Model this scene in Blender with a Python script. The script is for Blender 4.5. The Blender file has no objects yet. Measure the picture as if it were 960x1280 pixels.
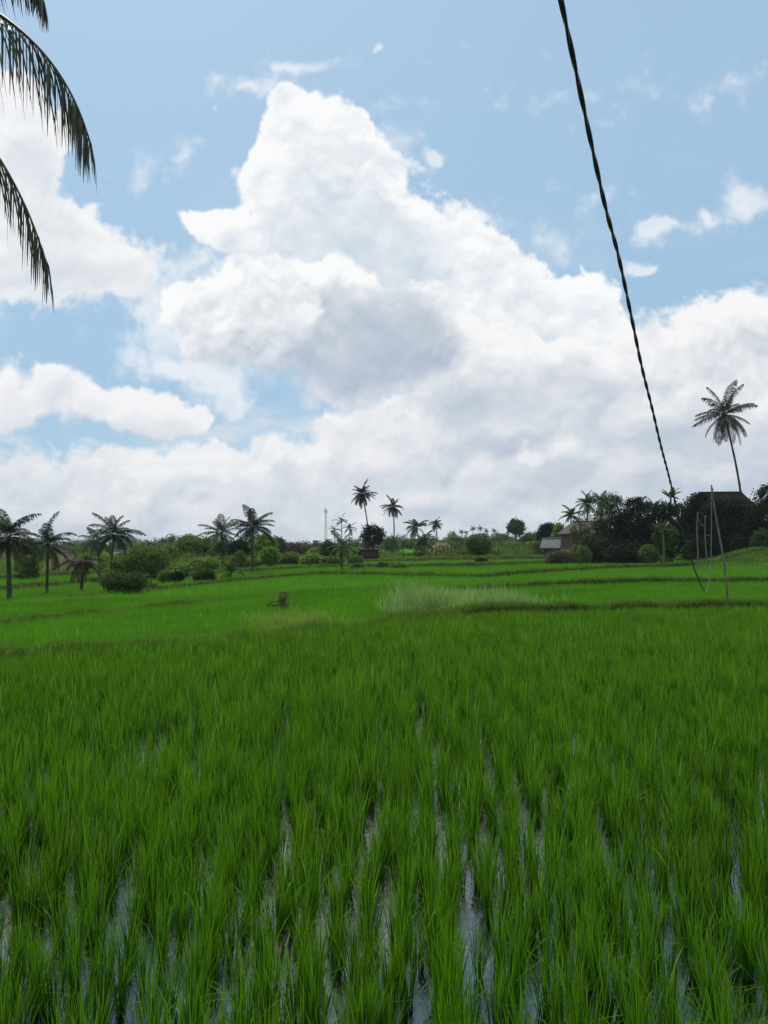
import bpy, math, random
import numpy as np
from mathutils import Vector
R = math.radians
scene = bpy.context.scene
COL = scene.collection

# ------------------------------------------------------------------ camera
EYE = 1.75
PITCH = math.atan(45/960)
cam_data = bpy.data.cameras.new("camera")
cam = bpy.data.objects.new("camera", cam_data); COL.objects.link(cam)
cam.location = (0, 0, EYE)
cam.rotation_euler = (math.pi/2 + PITCH, 0, 0)
cam_data.sensor_fit = 'VERTICAL'; cam_data.sensor_height = 24; cam_data.lens = 18
cam_data.clip_start = 0.05; cam_data.clip_end = 12000
scene.camera = cam
scene.view_settings.view_transform = 'Standard'
scene.view_settings.look = 'None'
scene.view_settings.exposure = 0
scene.view_settings.gamma = 1
scene.render.resolution_x = 768; scene.render.resolution_y = 1024

def ray(px, py):
    cx = (px-480)/960; cy = (640-py)/960
    c, s = math.cos(PITCH), math.sin(PITCH)
    return Vector((cx, c - cy*s, s + cy*c))
def P(px, py, Y):
    d = ray(px, py); d = d*(Y/d.y)
    return Vector((d.x, d.y, d.z + EYE))

# ------------------------------------------------------------------ node helpers
class NT:
    def __init__(self, tree): self.t = tree
    def n(self, typ, **kw):
        nd = self.t.nodes.new(typ)
        for k, v in kw.items():
            if k.startswith('i_'):
                nd.inputs[int(k[2:])].default_value = v
            else: setattr(nd, k, v)
        return nd
    def link(self, a, b): self.t.links.new(a, b)
    def put(self, sock, v):
        if isinstance(v, bpy.types.NodeSocket): self.link(v, sock)
        else: sock.default_value = v
    def m(self, op, a, b=0.0, c=0.0, clamp=False):
        nd = self.n('ShaderNodeMath', operation=op, use_clamp=clamp)
        for i, v in enumerate((a, b, c)): self.put(nd.inputs[i], v)
        return nd.outputs[0]
    def vm(self, op, a, b=(0,0,0), c=(0,0,0)):
        nd = self.n('ShaderNodeVectorMath', operation=op)
        self.put(nd.inputs[0], a); self.put(nd.inputs[1], b)
        if op == 'MULTIPLY_ADD': self.put(nd.inputs[2], c)
        return nd.outputs['Value'] if op in ('LENGTH', 'DOT_PRODUCT') else nd.outputs[0]
    def scale(self, a, f):
        nd = self.n('ShaderNodeVectorMath', operation='SCALE')
        self.put(nd.inputs[0], a); self.put(nd.inputs['Scale'], f); return nd.outputs[0]
    def mr(self, v, a, b, c=0.0, d=1.0, smooth=True):
        nd = self.n('ShaderNodeMapRange', interpolation_type='SMOOTHSTEP' if smooth else 'LINEAR')
        self.put(nd.inputs[0], v)
        for i, x in enumerate((a, b, c, d)): self.put(nd.inputs[i+1], x)
        return nd.outputs[0]
    def mix(self, f, a, b, blend='MIX'):
        nd = self.n('ShaderNodeMix', data_type='RGBA', blend_type=blend)
        self.put(nd.inputs[0], f)
        self.put(nd.inputs[6], a if not isinstance(a, tuple) else (*a[:3], 1))
        self.put(nd.inputs[7], b if not isinstance(b, tuple) else (*b[:3], 1))
        return nd.outputs[2]
    def noise(self, vec, scale, detail=4, rough=.5, lac=2.0, kind='FBM', dist=0.0):
        nd = self.n('ShaderNodeTexNoise', noise_dimensions='3D')
        if vec is not None: self.link(vec, nd.inputs['Vector'])
        nd.inputs['Scale'].default_value = scale; nd.inputs['Detail'].default_value = detail
        nd.inputs['Roughness'].default_value = rough; nd.inputs['Lacunarity'].default_value = lac
        nd.inputs['Distortion'].default_value = dist
        return nd
# ------------------------------------------------------------------ clouds: a field over directions, az/el grid
_rng = np.random.default_rng(11)
_G = _rng.random((256, 256)).astype(np.float32)*2*np.pi
_GX, _GY = np.cos(_G), np.sin(_G)
def perlin(x, y):
    xi = np.floor(x).astype(np.int32); yi = np.floor(y).astype(np.int32)
    fx = (x-xi).astype(np.float32); fy = (y-yi).astype(np.float32)
    sx = fx*fx*fx*(fx*(fx*6-15)+10); sy = fy*fy*fy*(fy*(fy*6-15)+10)
    x0 = xi & 255; x1 = (xi+1) & 255; y0 = yi & 255; y1 = (yi+1) & 255
    def g(a, b, dx, dy): return _GX[b, a]*dx + _GY[b, a]*dy
    n = (g(x0, y0, fx, fy)*(1-sx) + g(x1, y0, fx-1, fy)*sx)*(1-sy) + (g(x0, y1, fx, fy-1)*(1-sx) + g(x1, y1, fx-1, fy-1)*sx)*sy
    return n*1.5
def fbm(x, y, f, octs=5, rough=.5, off=0.0):
    s = 0; a = 1.0; t = 0
    for i in range(octs):
        c, sn = math.cos(i*1.1), math.sin(i*1.1)
        s = s + a*perlin((x*c-y*sn)*f+off+i*17.3, (x*sn+y*c)*f+off*1.7+i*9.1); t += a; a *= rough; f *= 2.03
    return s/t
def billow(x, y, f, octs=5, rough=.55, off=0.0):
    s = 0; a = 1.0; t = 0
    for i in range(octs):
        c, sn = math.cos(i*1.3+.4), math.sin(i*1.3+.4)
        s = s + a*(np.abs(perlin((x*c-y*sn)*f+off+i*7.3, (x*sn+y*c)*f+off*1.7+i*5.1))*2-.55); t += a; a *= rough; f *= 2.1
    return s/t
def sstep(x, a, b):
    t = np.clip((x-a)/(b-a), 0, 1); return t*t*(3-2*t)
def blob_field(U, V, blobs, k=.28):
    """soft union of ellipses given by centre and radii (photo pixels, as angles on the sky); >0 inside"""
    acc = np.zeros_like(U)
    for (px, py, rx, ry, *w) in blobs:
        a = w[0] if w else 1.0
        d = np.sqrt(((U-(px-480)/960)/(rx/960))**2 + ((V-(685-py)/960)/(ry/960))**2)
        acc += np.exp(np.clip(a*(1-d), -8, 1)/k)
    return k*np.log(acc+1e-6)

def cloud_layers(U, V, dpx):
    """U, V: tangent-plane coordinates of each direction. returns rgb radiance and cover"""
    wx = fbm(U, V, 6, 4, .55, 1.3); wy = fbm(U, V, 6, 4, .55, 8.1)
    fx = fbm(U, V, 30, 4, .5, 4.4); fy = fbm(U, V, 30, 4, .5, 2.9)
    rgb = np.zeros(U.shape+(3,), np.float32); cov = np.zeros(U.shape, np.float32)
    def over(col, a):
        nonlocal rgb, cov
        a = a.astype(np.float32)
        rgb = rgb*(1-a[..., None])*1.0 + col*a[..., None]; cov = cov*(1-a) + a
    def shift(A, dx, dy):     # value of A at a point moved by dx, dy (tangent units): rows go up with elevation
        sx = int(round(dx/dpx)); sy = int(round(dy/dpx))
        B = np.roll(np.roll(A, -sy, 0), -sx, 1)
        if sy > 0: B[-sy:] = A[-1:]
        return B
    def layer(blobs, warp, bf, bamp, famp, edge, white, grey, kshadow, knorm, off, lsteps=((.008,1),(.018,1),(.035,1.2),(.06,1.5),(.1,1.5)), amin=1.0, soft=.0, floor=0.0, fwarp=.010, darks=(), kl=1.0, base=None):
        X = U + wx*warp + fx*fwarp; Y = V + wy*warp + fy*fwarp
        h = blob_field(X, Y, blobs)
        bl = billow(U+fx*.006, V+fy*.006, bf, 6, .60, off)
        fb = fbm(U, V, 24, 6, .62, off+3)
        var = sstep(fbm(U, V, 5, 3, .5, off+9), -.35, .45)
        core = sstep(h, .12, .5)
        h = h + (bamp*bl + famp*fb*(.45+1.2*var))*(1-.2*core) + .20*core
        e = edge*(.35+1.6*var)
        if base: e = e*(1+3.2*sstep(685-V*960, *base))
        a = sstep(h, edge*-.15, e)*amin
        th = np.clip(h, 0, None)
        # light from the high sun: what lies above (towards it) shades what lies below
        s = 0
        for d, w in lsteps: s = s + w*np.clip(shift(th, -d*.35, d), 0, .9)
        s = s/sum(w for _, w in lsteps)
        lit = np.exp(-kshadow*s)
        hh = np.sqrt(th+.02) + .5*bamp*billow(U+fx*.004, V+fy*.004, bf*1.5, 5, .6, off+2)
        gy, gx = np.gradient(hh); gy = gy/dpx; gx = gx/dpx
        rel = (-gy*.9 + gx*.35)
        rel = rel/(1+np.abs(rel)*.12)
        lit = np.clip(lit + knorm*rel*(.35+.65*lit), 0, 1.0)
        lump = .55*billow(U+wx*.02+fx*.008, V+wy*.02+fy*.008, bf*1.1, 4, .5, off+5) + .35*fbm(U, V, bf*.8, 3, .5, off+7)
        crest = np.clip(lump-shift(lump, -.004, .012), -.3, .3)*1.0 + np.clip(lump-shift(lump, -.008, .03), -.4, .4)*.55
        lit = lit + kl*crest*(.25+.75*sstep(th, .0, .5))
        if darks:
            dk = blob_field(U+wx*.03+fx*.012, V+wy*.03+fy*.012, darks) + (.45*fbm(U, V, 7, 5, .5, off+11) - .15*billow(U, V, 16, 3, .5, off+13))
            lit = lit*(1 - .68*sstep(dk, -.65, 1.1))
        lit = np.clip(lit, 0, 1)
        lit = floor + (1-floor)*lit
        col = (np.array(grey)*(1-lit[..., None]) + np.array(white)*lit[..., None]).astype(np.float32)
        over(col, a)
        return h
    # faint wisps and veil
    veil = sstep(fbm(U*.6+wx*.1, V*1.2, 5, 7, .62, 20), .05, .6)*.30*sstep(V, .75, .25)
    over(np.broadcast_to(np.array((.80,.86,.92), np.float32), rgb.shape), veil)
    layer([(160,200,30,30,.8),(707,290,22,16,.7),(835,290,34,11,.5),(940,238,36,30,.6),(545,185,16,13),(372,66,50,15,.7),(300,100,42,14,.5),(470,46,9,8),
           (215,175,26,16,.6),(745,240,40,16,.4),(885,270,12,12,.5),(810,330,26,9,.7),(660,285,24,14,.5),(495,165,24,34,.8),(600,258,44,20,.5),
           (292,205,16,12),(255,122,9,8),(190,400,50,40,.45),(840,100,120,14,.15),(240,455,70,24,.8),(285,490,40,26,.6),(120,330,200,20,.3)],
          .035, 16, .25, 1.25, 1.1, (.93,.945,.96), (.74,.81,.88), .3, .004, 3.1, amin=.72, fwarp=.014)
    lb = dict(kl=.42)
    layer([(10,195,62,100),(30,290,96,72),(108,325,78,46),(165,352,36,22),(0,110,40,40),(-60,330,120,60)],
          .035, 9, .30, .60, .28, (.93,.935,.95), (.66,.72,.785), .85, .010, 2.2, kl=.7, darks=[(70,335,90,22)])
    layer([(372,150,44,56),(366,112,20,18),(410,215,66,40),(430,160,44,50),(496,190,16,30,.7),(320,200,16,26,.8),(350,215,46,40),(470,235,60,60),(430,290,120,66),(350,300,70,50),
           (285,285,50,26),(252,276,32,20,.8),(232,262,13,10,.6),(545,320,72,72),(590,305,46,44),(640,370,46,54),(620,430,100,90),
           (735,372,46,40),(705,430,80,60),(520,255,30,34),(690,500,90,80),(655,335,22,24)],
          .032, 10, .38, .66, .26, (.965,.97,.98), (.58,.675,.775), .80, .013, .7, kl=.8, darks=[(440,305,70,56,1),(630,420,36,40),(520,330,30,40),(700,420,30,24)])
    # flat based heaps at the left, a strip of blue under them
    layer([(40,505,70,36),(105,512,70,32),(170,515,58,32),(225,520,46,26),(-40,500,80,50),(60,480,34,20)],
          .04, 10, .40, .75, .36, (.93,.93,.945), (.62,.68,.755), 1.0, .010, 12.6, kl=.65, base=(520,570), darks=[(110,545,150,14)])
    layer([(215,455,40,16,.8),(262,470,34,18,.8),(290,498,22,24,.7)], .04, 14, .2, .7, .6, (.86,.89,.93), (.70,.77,.85), .4, .004, 15.1, amin=.7)
    layer([(60,625,220,46),(300,620,200,52),(470,575,84,50),(420,545,34,30),(590,520,120,110),(560,470,90,70),
           (700,500,130,80),(830,455,86,64),(905,425,78,46),(985,412,90,58),(860,560,210,100),(650,600,220,70),(480,730,1300,124),(1100,560,260,150),(-150,630,260,60),
           (345,600,60,40),(180,600,60,28)],
          .032, 9, .32, .58, .30, (.945,.945,.95), (.46,.54,.645), .62, .010, 6.6, lsteps=((.008,1),(.02,1),(.04,1.2),(.07,1.3)), kl=.72, darks=[(610,505,90,36),(640,565,80,22),(850,565,150,44),(900,610,160,36),(700,600,90,20),(540,640,60,14),(60,655,90,10),(740,480,60,26)])
    layer([(300,365,58,46),(352,350,44,36),(410,356,50,36),(470,376,56,34),(525,392,40,38),(305,412,92,50),(400,430,104,66),(488,432,80,62),
           (440,478,84,36),(235,385,34,26),(262,430,40,20),(372,372,60,30),(540,440,50,40)],
          .024, 11, .34, .50, .24, (.97,.975,.98), (.40,.485,.60), .80, .013, 4.2, lsteps=((.006,1),(.014,1.2),(.03,1.5),(.06,1.6),(.09,1)), kl=.65, base=(420,510), darks=[(470,440,100,50),(510,410,56,40),(420,468,80,28),(455,400,60,30)])
    layer([(383,386,24,20,.7),(708,562,38,18,.9),(670,574,26,10,.8),(740,574,22,9,.7)], .02, 18, .3, .9, .7, (.95,.95,.955), (.80,.82,.85), .4, .005, 9.2, amin=.9)
    # low stratus bands towards the horizon
    bnd = fbm(U*.45+wx*.05, V*2.6+wy*.03, 7, 6, .55, 31)
    am = sstep(V, .21, .06)
    over(np.broadcast_to(np.array((.52,.60,.70), np.float32), rgb.shape), np.clip(am*(.38*sstep(bnd, -.35, .25)) ,0,1)*sstep(cov,.2,.9))
    hi = fbm(U*.8+wx*.08, V*1.8+wy*.05, 9, 6, .6, 47)
    over(np.broadcast_to(np.array((.86,.855,.875), np.float32), rgb.shape), sstep(hi, .02, .5)*.55*sstep(V, .26, .12))
    over(np.broadcast_to(np.array((.60,.67,.75), np.float32), rgb.shape), .35*sstep(V, .085, .0))
    return rgb, cov

def cloud_map(Wd=4096, Hd=2048):
    """equirectangular map: rgb = cloud radiance times cover, a = cover. u=.5 looks along +Y"""
    out = np.zeros((Hd, Wd, 4), np.float32)
    # whole sphere, coarse
    w2, h2 = 1024, 512
    az = (np.arange(w2)+.5)/w2*2*np.pi-np.pi; el = (np.arange(h2)+.5)/h2*np.pi-np.pi/2
    AZ, EL = np.meshgrid(az, el)
    # planar stratification of a distant cloud deck, joined without a seam behind by mirroring in azimuth
    r = np.cos(EL)/(np.abs(np.sin(EL))+.18)
    X, Y = r*np.sin(AZ), r*np.cos(AZ)
    n = fbm(X, Y, 1.3, 7, .56, 5); a = sstep(n, -.05, .28)
    lit = np.clip(1-1.3*sstep(n, .1, .7)+.2*fbm(X, Y, 6, 4, .6, 2), 0, 1)
    coarse = np.dstack([np.array((.60,.66,.73))*(1-lit[..., None])+np.array((.93,.94,.955))*lit[..., None], a]).astype(np.float32)
    coarse[:, :, :3] *= a[..., None]
    coarse = np.repeat(np.repeat(coarse, Hd//h2, 0), Wd//w2, 1)
    out[:] = coarse
    # the part of the sky in front, fine
    d = 2*np.pi/Wd
    x0, x1 = int(Wd/2-R(40)/d), int(Wd/2+R(40)/d); y0, y1 = int(Hd/2-R(6)/d), int(Hd/2+R(52)/d)
    az = (np.arange(x0, x1)+.5)*d-np.pi; el = (np.arange(y0, y1)+.5)*d-np.pi/2
    AZ, EL = np.meshgrid(az.astype(np.float32), el.astype(np.float32))
    U = np.tan(AZ); V = np.tan(EL)/np.cos(AZ)
    rgb, cov = cloud_layers(U, V, d*1.1)
    f = sstep(R(40)-np.abs(AZ), 0, R(9))*sstep(R(52)-EL, 0, R(10))
    win = np.dstack([rgb, cov])
    out[y0:y1, x0:x1] = out[y0:y1, x0:x1]*(1-f[..., None]) + win*f[..., None]
    return out
# ------------------------------------------------------------------ sun, sky
SUN_EL, SUN_AZ = R(62), R(-26)          # azimuth from +Y (the way the camera looks) towards +X
sun_dir = Vector((math.sin(SUN_AZ)*math.cos(SUN_EL), math.cos(SUN_AZ)*math.cos(SUN_EL), math.sin(SUN_EL)))
sl = bpy.data.lights.new("sun", 'SUN'); sl.energy = 2.7; sl.angle = R(0.6); sl.color = (1, .96, .90)
so = bpy.data.objects.new("sun", sl); COL.objects.link(so)
so.location = (0, 0, 60); so.rotation_euler = sun_dir.to_track_quat('Z', 'Y').to_euler()
SK = .09
world = bpy.data.worlds.new("World"); scene.world = world; world.use_nodes = True
wt = world.node_tree; wt.nodes.clear(); W = NT(wt)
sky = W.n('ShaderNodeTexSky', sky_type='NISHITA', sun_disc=False)
sky.sun_elevation = SUN_EL; sky.sun_rotation = SUN_AZ
sky.altitude = 100; sky.air_density = 1.0; sky.dust_density = 1.2; sky.ozone_density = 1.0
tc = W.n('ShaderNodeTexCoord'); sp = W.n('ShaderNodeSeparateXYZ'); W.link(tc.outputs['Generated'], sp.inputs[0])
cb = W.n('ShaderNodeCombineXYZ')      # longitude and latitude of the direction -> place on the map of the sky
W.link(W.m('MULTIPLY_ADD', W.m('ARCTAN2', sp.outputs['X'], sp.outputs['Y']), 1/(2*math.pi), .5), cb.inputs[0])
W.link(W.m('MULTIPLY_ADD', W.m('ARCSINE', sp.outputs['Z']), 1/math.pi, .5), cb.inputs[1])
_cm = cloud_map()
_ci = bpy.data.images.new("cloud_cover", _cm.shape[1], _cm.shape[0], alpha=True, float_buffer=True)
_ci.colorspace_settings.name = 'Non-Color'; _ci.alpha_mode = 'CHANNEL_PACKED'
_ci.pixels.foreach_set(_cm.ravel()); _ci.update(); _ci.pack(); del _cm
te = W.n('ShaderNodeTexImage', extension='REPEAT', interpolation='Cubic'); te.image = _ci; W.link(cb.outputs[0], te.inputs[0])
# tropical air: thin high veil makes the blue pale
veil = W.mr(sp.outputs['Z'], 0.0, .62, .74, .50, smooth=False)
blue = W.mix(veil, sky.outputs[0], W.mix(W.mr(sp.outputs['Z'], .2, .62, smooth=False), (.405/SK, .635/SK, .84/SK), (.55/SK, .82/SK, 1.05/SK)))
keep = W.m('SUBTRACT', 1.0, te.outputs['Alpha'])
base = W.scale(blue, keep)
tot = W.vm('ADD', base, W.scale(te.outputs['Color'], 1/SK))
bg = W.n('ShaderNodeBackground'); W.link(tot, bg.inputs[0]); bg.inputs[1].default_value = SK
wo = W.n('ShaderNodeOutputWorld'); W.link(bg.outputs[0], wo.inputs[0])
world.cycles.sampling_method = 'MANUAL'; world.cycles.sample_map_resolution = 512
# ------------------------------------------------------------------ mesh helpers
rng = np.random.default_rng(5)
def tag(o, label=None, cat=None, group=None, kind=None):
    if label: o['label'] = label
    if cat: o['category'] = cat
    if group: o['group'] = group
    if kind: o['kind'] = kind
    return o
def empty(name, loc, rz=0.0):
    o = bpy.data.objects.new(name, None); COL.objects.link(o); o.location = loc; o.rotation_euler = (0, 0, rz)
    o.empty_display_size = .3; return o
class MB:
    """collects vertices and faces, links them as ONE mesh object"""
    def __init__(self): self.v = []; self.f = {3: [], 4: []}; self.n = 0; self.t = []
    def add(self, v, quads=None, tris=None, t=None):
        v = np.asarray(v, np.float32).reshape(-1, 3)
        if quads is not None and len(quads): self.f[4].append(np.asarray(quads, np.int32).reshape(-1, 4)+self.n)
        if tris is not None and len(tris): self.f[3].append(np.asarray(tris, np.int32).reshape(-1, 3)+self.n)
        self.v.append(v); self.t.append(np.zeros(len(v), np.float32) if t is None else np.asarray(t, np.float32).ravel()); self.n += len(v)
    def mesh(self, name, mat, smooth=False):
        me = bpy.data.meshes.new(name); V = np.concatenate(self.v)
        q = np.concatenate(self.f[4]) if self.f[4] else np.zeros((0, 4), np.int32)
        t = np.concatenate(self.f[3]) if self.f[3] else np.zeros((0, 3), np.int32)
        nl = q.size+t.size
        me.vertices.add(len(V)); me.vertices.foreach_set('co', V.ravel())
        me.loops.add(nl); me.loops.foreach_set('vertex_index', np.concatenate([q.ravel(), t.ravel()]))
        me.polygons.add(len(q)+len(t))
        st = np.concatenate([np.arange(len(q))*4, q.size+np.arange(len(t))*3]).astype(np.int32)
        me.polygons.foreach_set('loop_start', st)
        me.polygons.foreach_set('use_smooth', np.full(len(q)+len(t), smooth))
        me.update(calc_edges=True)
        a = me.attributes.new('t', 'FLOAT', 'POINT'); a.data.foreach_set('value', np.concatenate(self.t))
        if mat: me.materials.append(mat)
        return me
    def build(self, name, mat, parent=None, smooth=False, loc=None):
        o = bpy.data.objects.new(name, self.mesh(name, mat, smooth)); COL.objects.link(o)
        if parent: o.parent = parent
        if loc is not None: o.location = loc
        return o
    # ---- shapes
    def box(self, c, s, rz=0.0):
        c = np.array(c); s = np.array(s)/2
        k = np.array([[x, y, z] for x in (-1, 1) for y in (-1, 1) for z in (-1, 1)])*s
        r = np.array([[math.cos(rz), -math.sin(rz), 0], [math.sin(rz), math.cos(rz), 0], [0, 0, 1]])
        self.add(k@r.T+c, [[0,1,3,2],[4,6,7,5],[0,4,5,1],[2,3,7,6],[0,2,6,4],[1,5,7,3]])
    def tube(self, pts, rad, n=6, t=None):
        pts = np.asarray(pts, float); m = len(pts); rad = np.broadcast_to(rad, (m,))
        tg = np.gradient(pts, axis=0); tg /= np.linalg.norm(tg, axis=1)[:, None]+1e-9
        ref = np.array([.31, .87, .05]) if abs(tg[:, 2]).mean() > .5 else np.array([0, .1, 1.])
        a = np.cross(tg, ref); a /= np.linalg.norm(a, axis=1)[:, None]; b = np.cross(tg, a)
        th = np.arange(n)/n*2*np.pi
        v = pts[:, None]+rad[:, None, None]*(np.cos(th)[None, :, None]*a[:, None]+np.sin(th)[None, :, None]*b[:, None])
        i = np.arange(m-1)[:, None]*n; j = np.arange(n)[None]; k = (j+1) % n
        q = np.stack([i+j, i+k, i+n+k, i+n+j], -1).reshape(-1, 4)
        self.add(v.reshape(-1, 3), q, t=np.repeat(np.linspace(0, 1, m), n))
        cap = np.array([[0, x+1, x] for x in range(1, n-1)])+self.n-m*n
        self.f[3].append(cap.astype(np.int32)); self.f[3].append((cap[:, ::-1]+(m-1)*n).astype(np.int32))
    def blades(self, base, az, tilt, L, w, bend, segs, turn=None):
        """grass and rice blades: N curved tapering strips"""
        N = len(base); s = np.linspace(0, 1, segs+1)[None]
        tl = tilt[:, None]+bend[:, None]*s**1.3
        ds = (L/segs)[:, None]
        hx = np.concatenate([np.zeros((N, 1)), np.cumsum(np.sin(tl[:, 1:])*ds, 1)], 1)
        hz = np.concatenate([np.zeros((N, 1)), np.cumsum(np.cos(tl[:, 1:])*ds, 1)], 1)
        ca, sa = np.cos(az)[:, None], np.sin(az)[:, None]
        c = np.stack([base[:, 0:1]+hx*ca, base[:, 1:2]+hx*sa, base[:, 2:3]+hz], -1)
        ta = az+np.pi/2 if turn is None else turn
        wd = np.stack([np.cos(ta), np.sin(ta), np.zeros(N)], -1)[:, None]
        prof = (np.minimum(1, .55+1.6*s)*np.clip(1-s, 0, 1)**.55)[:, :-1]
        hw = prof[..., None]*wd*(w/2)[:, None, None]
        lo, hi = c[:, :-1]-hw, c[:, :-1]+hw
        v = np.concatenate([np.stack([lo, hi], 2).reshape(N, 2*segs, 3), c[:, -1:]], 1)
        k = 2*segs+1; o = (np.arange(N)*k)[:, None]
        q = [np.stack([o[:, 0]+2*i, o[:, 0]+2*i+1, o[:, 0]+2*i+3, o[:, 0]+2*i+2], -1) for i in range(segs-1)]
        tr = np.stack([o[:, 0]+2*segs-2, o[:, 0]+2*segs-1, o[:, 0]+2*segs], -1)
        tt = np.tile(np.concatenate([np.repeat(s[0, :-1], 2), [1]]), N)
        self.add(v.reshape(-1, 3), np.concatenate(q) if q else None, tr, tt)
    def leaves(self, c, size, rg, aspect=.5, droop=.3, up=.35):
        """N lozenge leaves, folded along the midrib"""
        N = len(c); size = np.broadcast_to(size, (N,))[:, None]
        d = rg.normal(size=(N, 3)); d[:, 2] = d[:, 2]*.7-droop; d /= np.linalg.norm(d, axis=1)[:, None]
        nn = rg.normal(size=(N, 3)); nn[:, 2] += up; sd = np.cross(d, nn); sd /= np.linalg.norm(sd, axis=1)[:, None]+1e-9
        n = np.cross(sd, d)
        v = np.stack([c, c+d*size*.5+sd*size*aspect*.5-n*size*.06, c+d*size, c+d*size*.5-sd*size*aspect*.5-n*size*.06], 1)
        self.add(v.reshape(-1, 3), np.arange(N*4).reshape(N, 4), t=np.tile([0, .5, 1, .5], N))

# ------------------------------------------------------------------ materials
MATS = {}
def leaf_mat(name, col, col2=None, trans=.35, rough=.5, tip=None, patch=1.5, patch_amt=.5, spec=.25):
    m = bpy.data.materials.new(name); m.use_nodes = True; t = m.node_tree; t.nodes.clear(); N = NT(t)
    geo = N.n('ShaderNodeNewGeometry'); rnd = geo.outputs['Random Per Island']
    col2 = col2 or tuple(c*.6 for c in col)
    c = N.mix(rnd, col2, col)
    tco = N.n('ShaderNodeTexCoord')
    nz = N.noise(tco.outputs['Object'], patch, 3, .6)
    c = N.mix(N.mr(nz.outputs['Fac'], .35, .68, 0, patch_amt), c, tuple(x*.55 for x in col2))
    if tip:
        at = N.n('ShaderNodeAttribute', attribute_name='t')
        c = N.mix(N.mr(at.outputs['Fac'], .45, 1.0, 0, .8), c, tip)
    pb = N.n('ShaderNodeBsdfPrincipled'); N.link(c, pb.inputs['Base Color']); pb.inputs['Roughness'].default_value = rough
    pb.inputs['Specular IOR Level'].default_value = spec
    tr = N.n('ShaderNodeBsdfTranslucent'); N.link(N.mix(1.0, c, (1.0, 1.0, .55), 'MULTIPLY'), tr.inputs[0])
    mx = N.n('ShaderNodeMixShader'); mx.inputs[0].default_value = trans
    N.link(pb.outputs[0], mx.inputs[1]); N.link(tr.outputs[0], mx.inputs[2])
    o = N.n('ShaderNodeOutputMaterial'); N.link(mx.outputs[0], o.inputs[0]); MATS[name] = m; return m
def solid_mat(name, a, b=None, scale=4.0, rough=.8, bump=.0, stretch=(1, 1, 1), metal=0.0, spec=.3):
    m = bpy.data.materials.new(name); m.use_nodes = True; t = m.node_tree; t.nodes.clear(); N = NT(t)
    b = b or tuple(c*.6 for c in a)
    tco = N.n('ShaderNodeTexCoord'); v = N.vm('MULTIPLY', tco.outputs['Object'], stretch)
    nz = N.noise(v, scale, 6, .65); f = N.mr(nz.outputs['Fac'], .3, .7)
    pb = N.n('ShaderNodeBsdfPrincipled'); N.link(N.mix(f, b, a), pb.inputs['Base Color'])
    pb.inputs['Roughness'].default_value = rough; pb.inputs['Metallic'].default_value = metal; pb.inputs['Specular IOR Level'].default_value = spec
    if bump:
        bp = N.n('ShaderNodeBump'); bp.inputs['Strength'].default_value = bump; N.link(nz.outputs['Fac'], bp.inputs['Height']); N.link(bp.outputs[0], pb.inputs['Normal'])
    o = N.n('ShaderNodeOutputMaterial'); N.link(pb.outputs[0], o.inputs[0]); MATS[name] = m; return m
rice_m = leaf_mat('rice_leaf', (.100, .310, .009), (.012, .080, .002), .38, .42, tip=(.21, .42, .02), patch=.9, patch_amt=.55, spec=.18)  # brighter tip colour paints the light shining through the blade ends
rice_pale_highlight = leaf_mat('rice_leaf_pale_highlight', (.30, .50, .07), (.16, .36, .03), .45, .45)  # pale blades: highlights on the crop, put into the leaf colour
dead_rice = leaf_mat('withered_rice', (.42, .36, .16), (.20, .15, .06), .25, .6)
ricef_m = leaf_mat('far_rice_leaf', (.170, .365, .014), (.092, .285, .008), .38, .5, patch=.45, patch_amt=.55)
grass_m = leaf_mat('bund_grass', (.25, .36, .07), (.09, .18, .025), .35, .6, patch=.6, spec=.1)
shaded_face_m = leaf_mat('shaded_bund_side_grass', (.09, .16, .03), (.03, .055, .012), .2, .6, patch=.6, spec=.1)  # bund grass again, darker: shade of the near side put into its colour
weed_m = leaf_mat('weed_grass', (.40, .55, .24), (.20, .34, .10), .5, .6, patch=.8)
plume_m = leaf_mat('grass_plume', (.50, .50, .40), (.30, .34, .22), .3, .7)
dry_m = leaf_mat('dry_grass', (.34, .46, .11), (.19, .32, .04), .45, .7)
palm_m = leaf_mat('palm_leaf', (.045, .078, .022), (.012, .024, .008), .18, .5, patch=.7, spec=.15)
palmg_m = leaf_mat('palm_leaf_green', (.10, .155, .03), (.030, .060, .012), .25, .5, patch=.7, spec=.15)
palmb_m = leaf_mat('palm_leaf_sunburnt', (.060, .046, .034), (.022, .018, .014), .12, .5, patch=.7, spec=.15)
dead_m = leaf_mat('palm_leaf_dead', (.14, .085, .04), (.05, .03, .016), .12, .7, patch=.8)
dark_m = leaf_mat('dark_foliage', (.038, .060, .018), (.006, .012, .005), .15, .6, patch=.5, spec=.1)
mid_m = leaf_mat('mid_foliage', (.12, .18, .045), (.030, .055, .014), .38, .6, patch=.5, spec=.12)
olive_m = leaf_mat('olive_foliage', (.24, .31, .08), (.08, .12, .03), .42, .6, patch=.35, spec=.12)
bright_m = leaf_mat('bright_foliage', (.28, .42, .07), (.11, .19, .03), .45, .5, patch=.4)
brown_m = leaf_mat('rusty_foliage', (.19, .15, .07), (.08, .07, .035), .25, .6, patch=.4)
far_m = leaf_mat('far_foliage', (.27, .33, .12), (.09, .135, .045), .3, .6, patch=.03, patch_amt=.7)
banana_m = leaf_mat('banana_leaf', (.07, .12, .035), (.03, .06, .018), .35, .4, patch=.5, spec=.5)
bark_m = solid_mat('bark', (.09, .075, .06), (.035, .028, .022), 5, .9, .4, (1, 1, .35))
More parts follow.
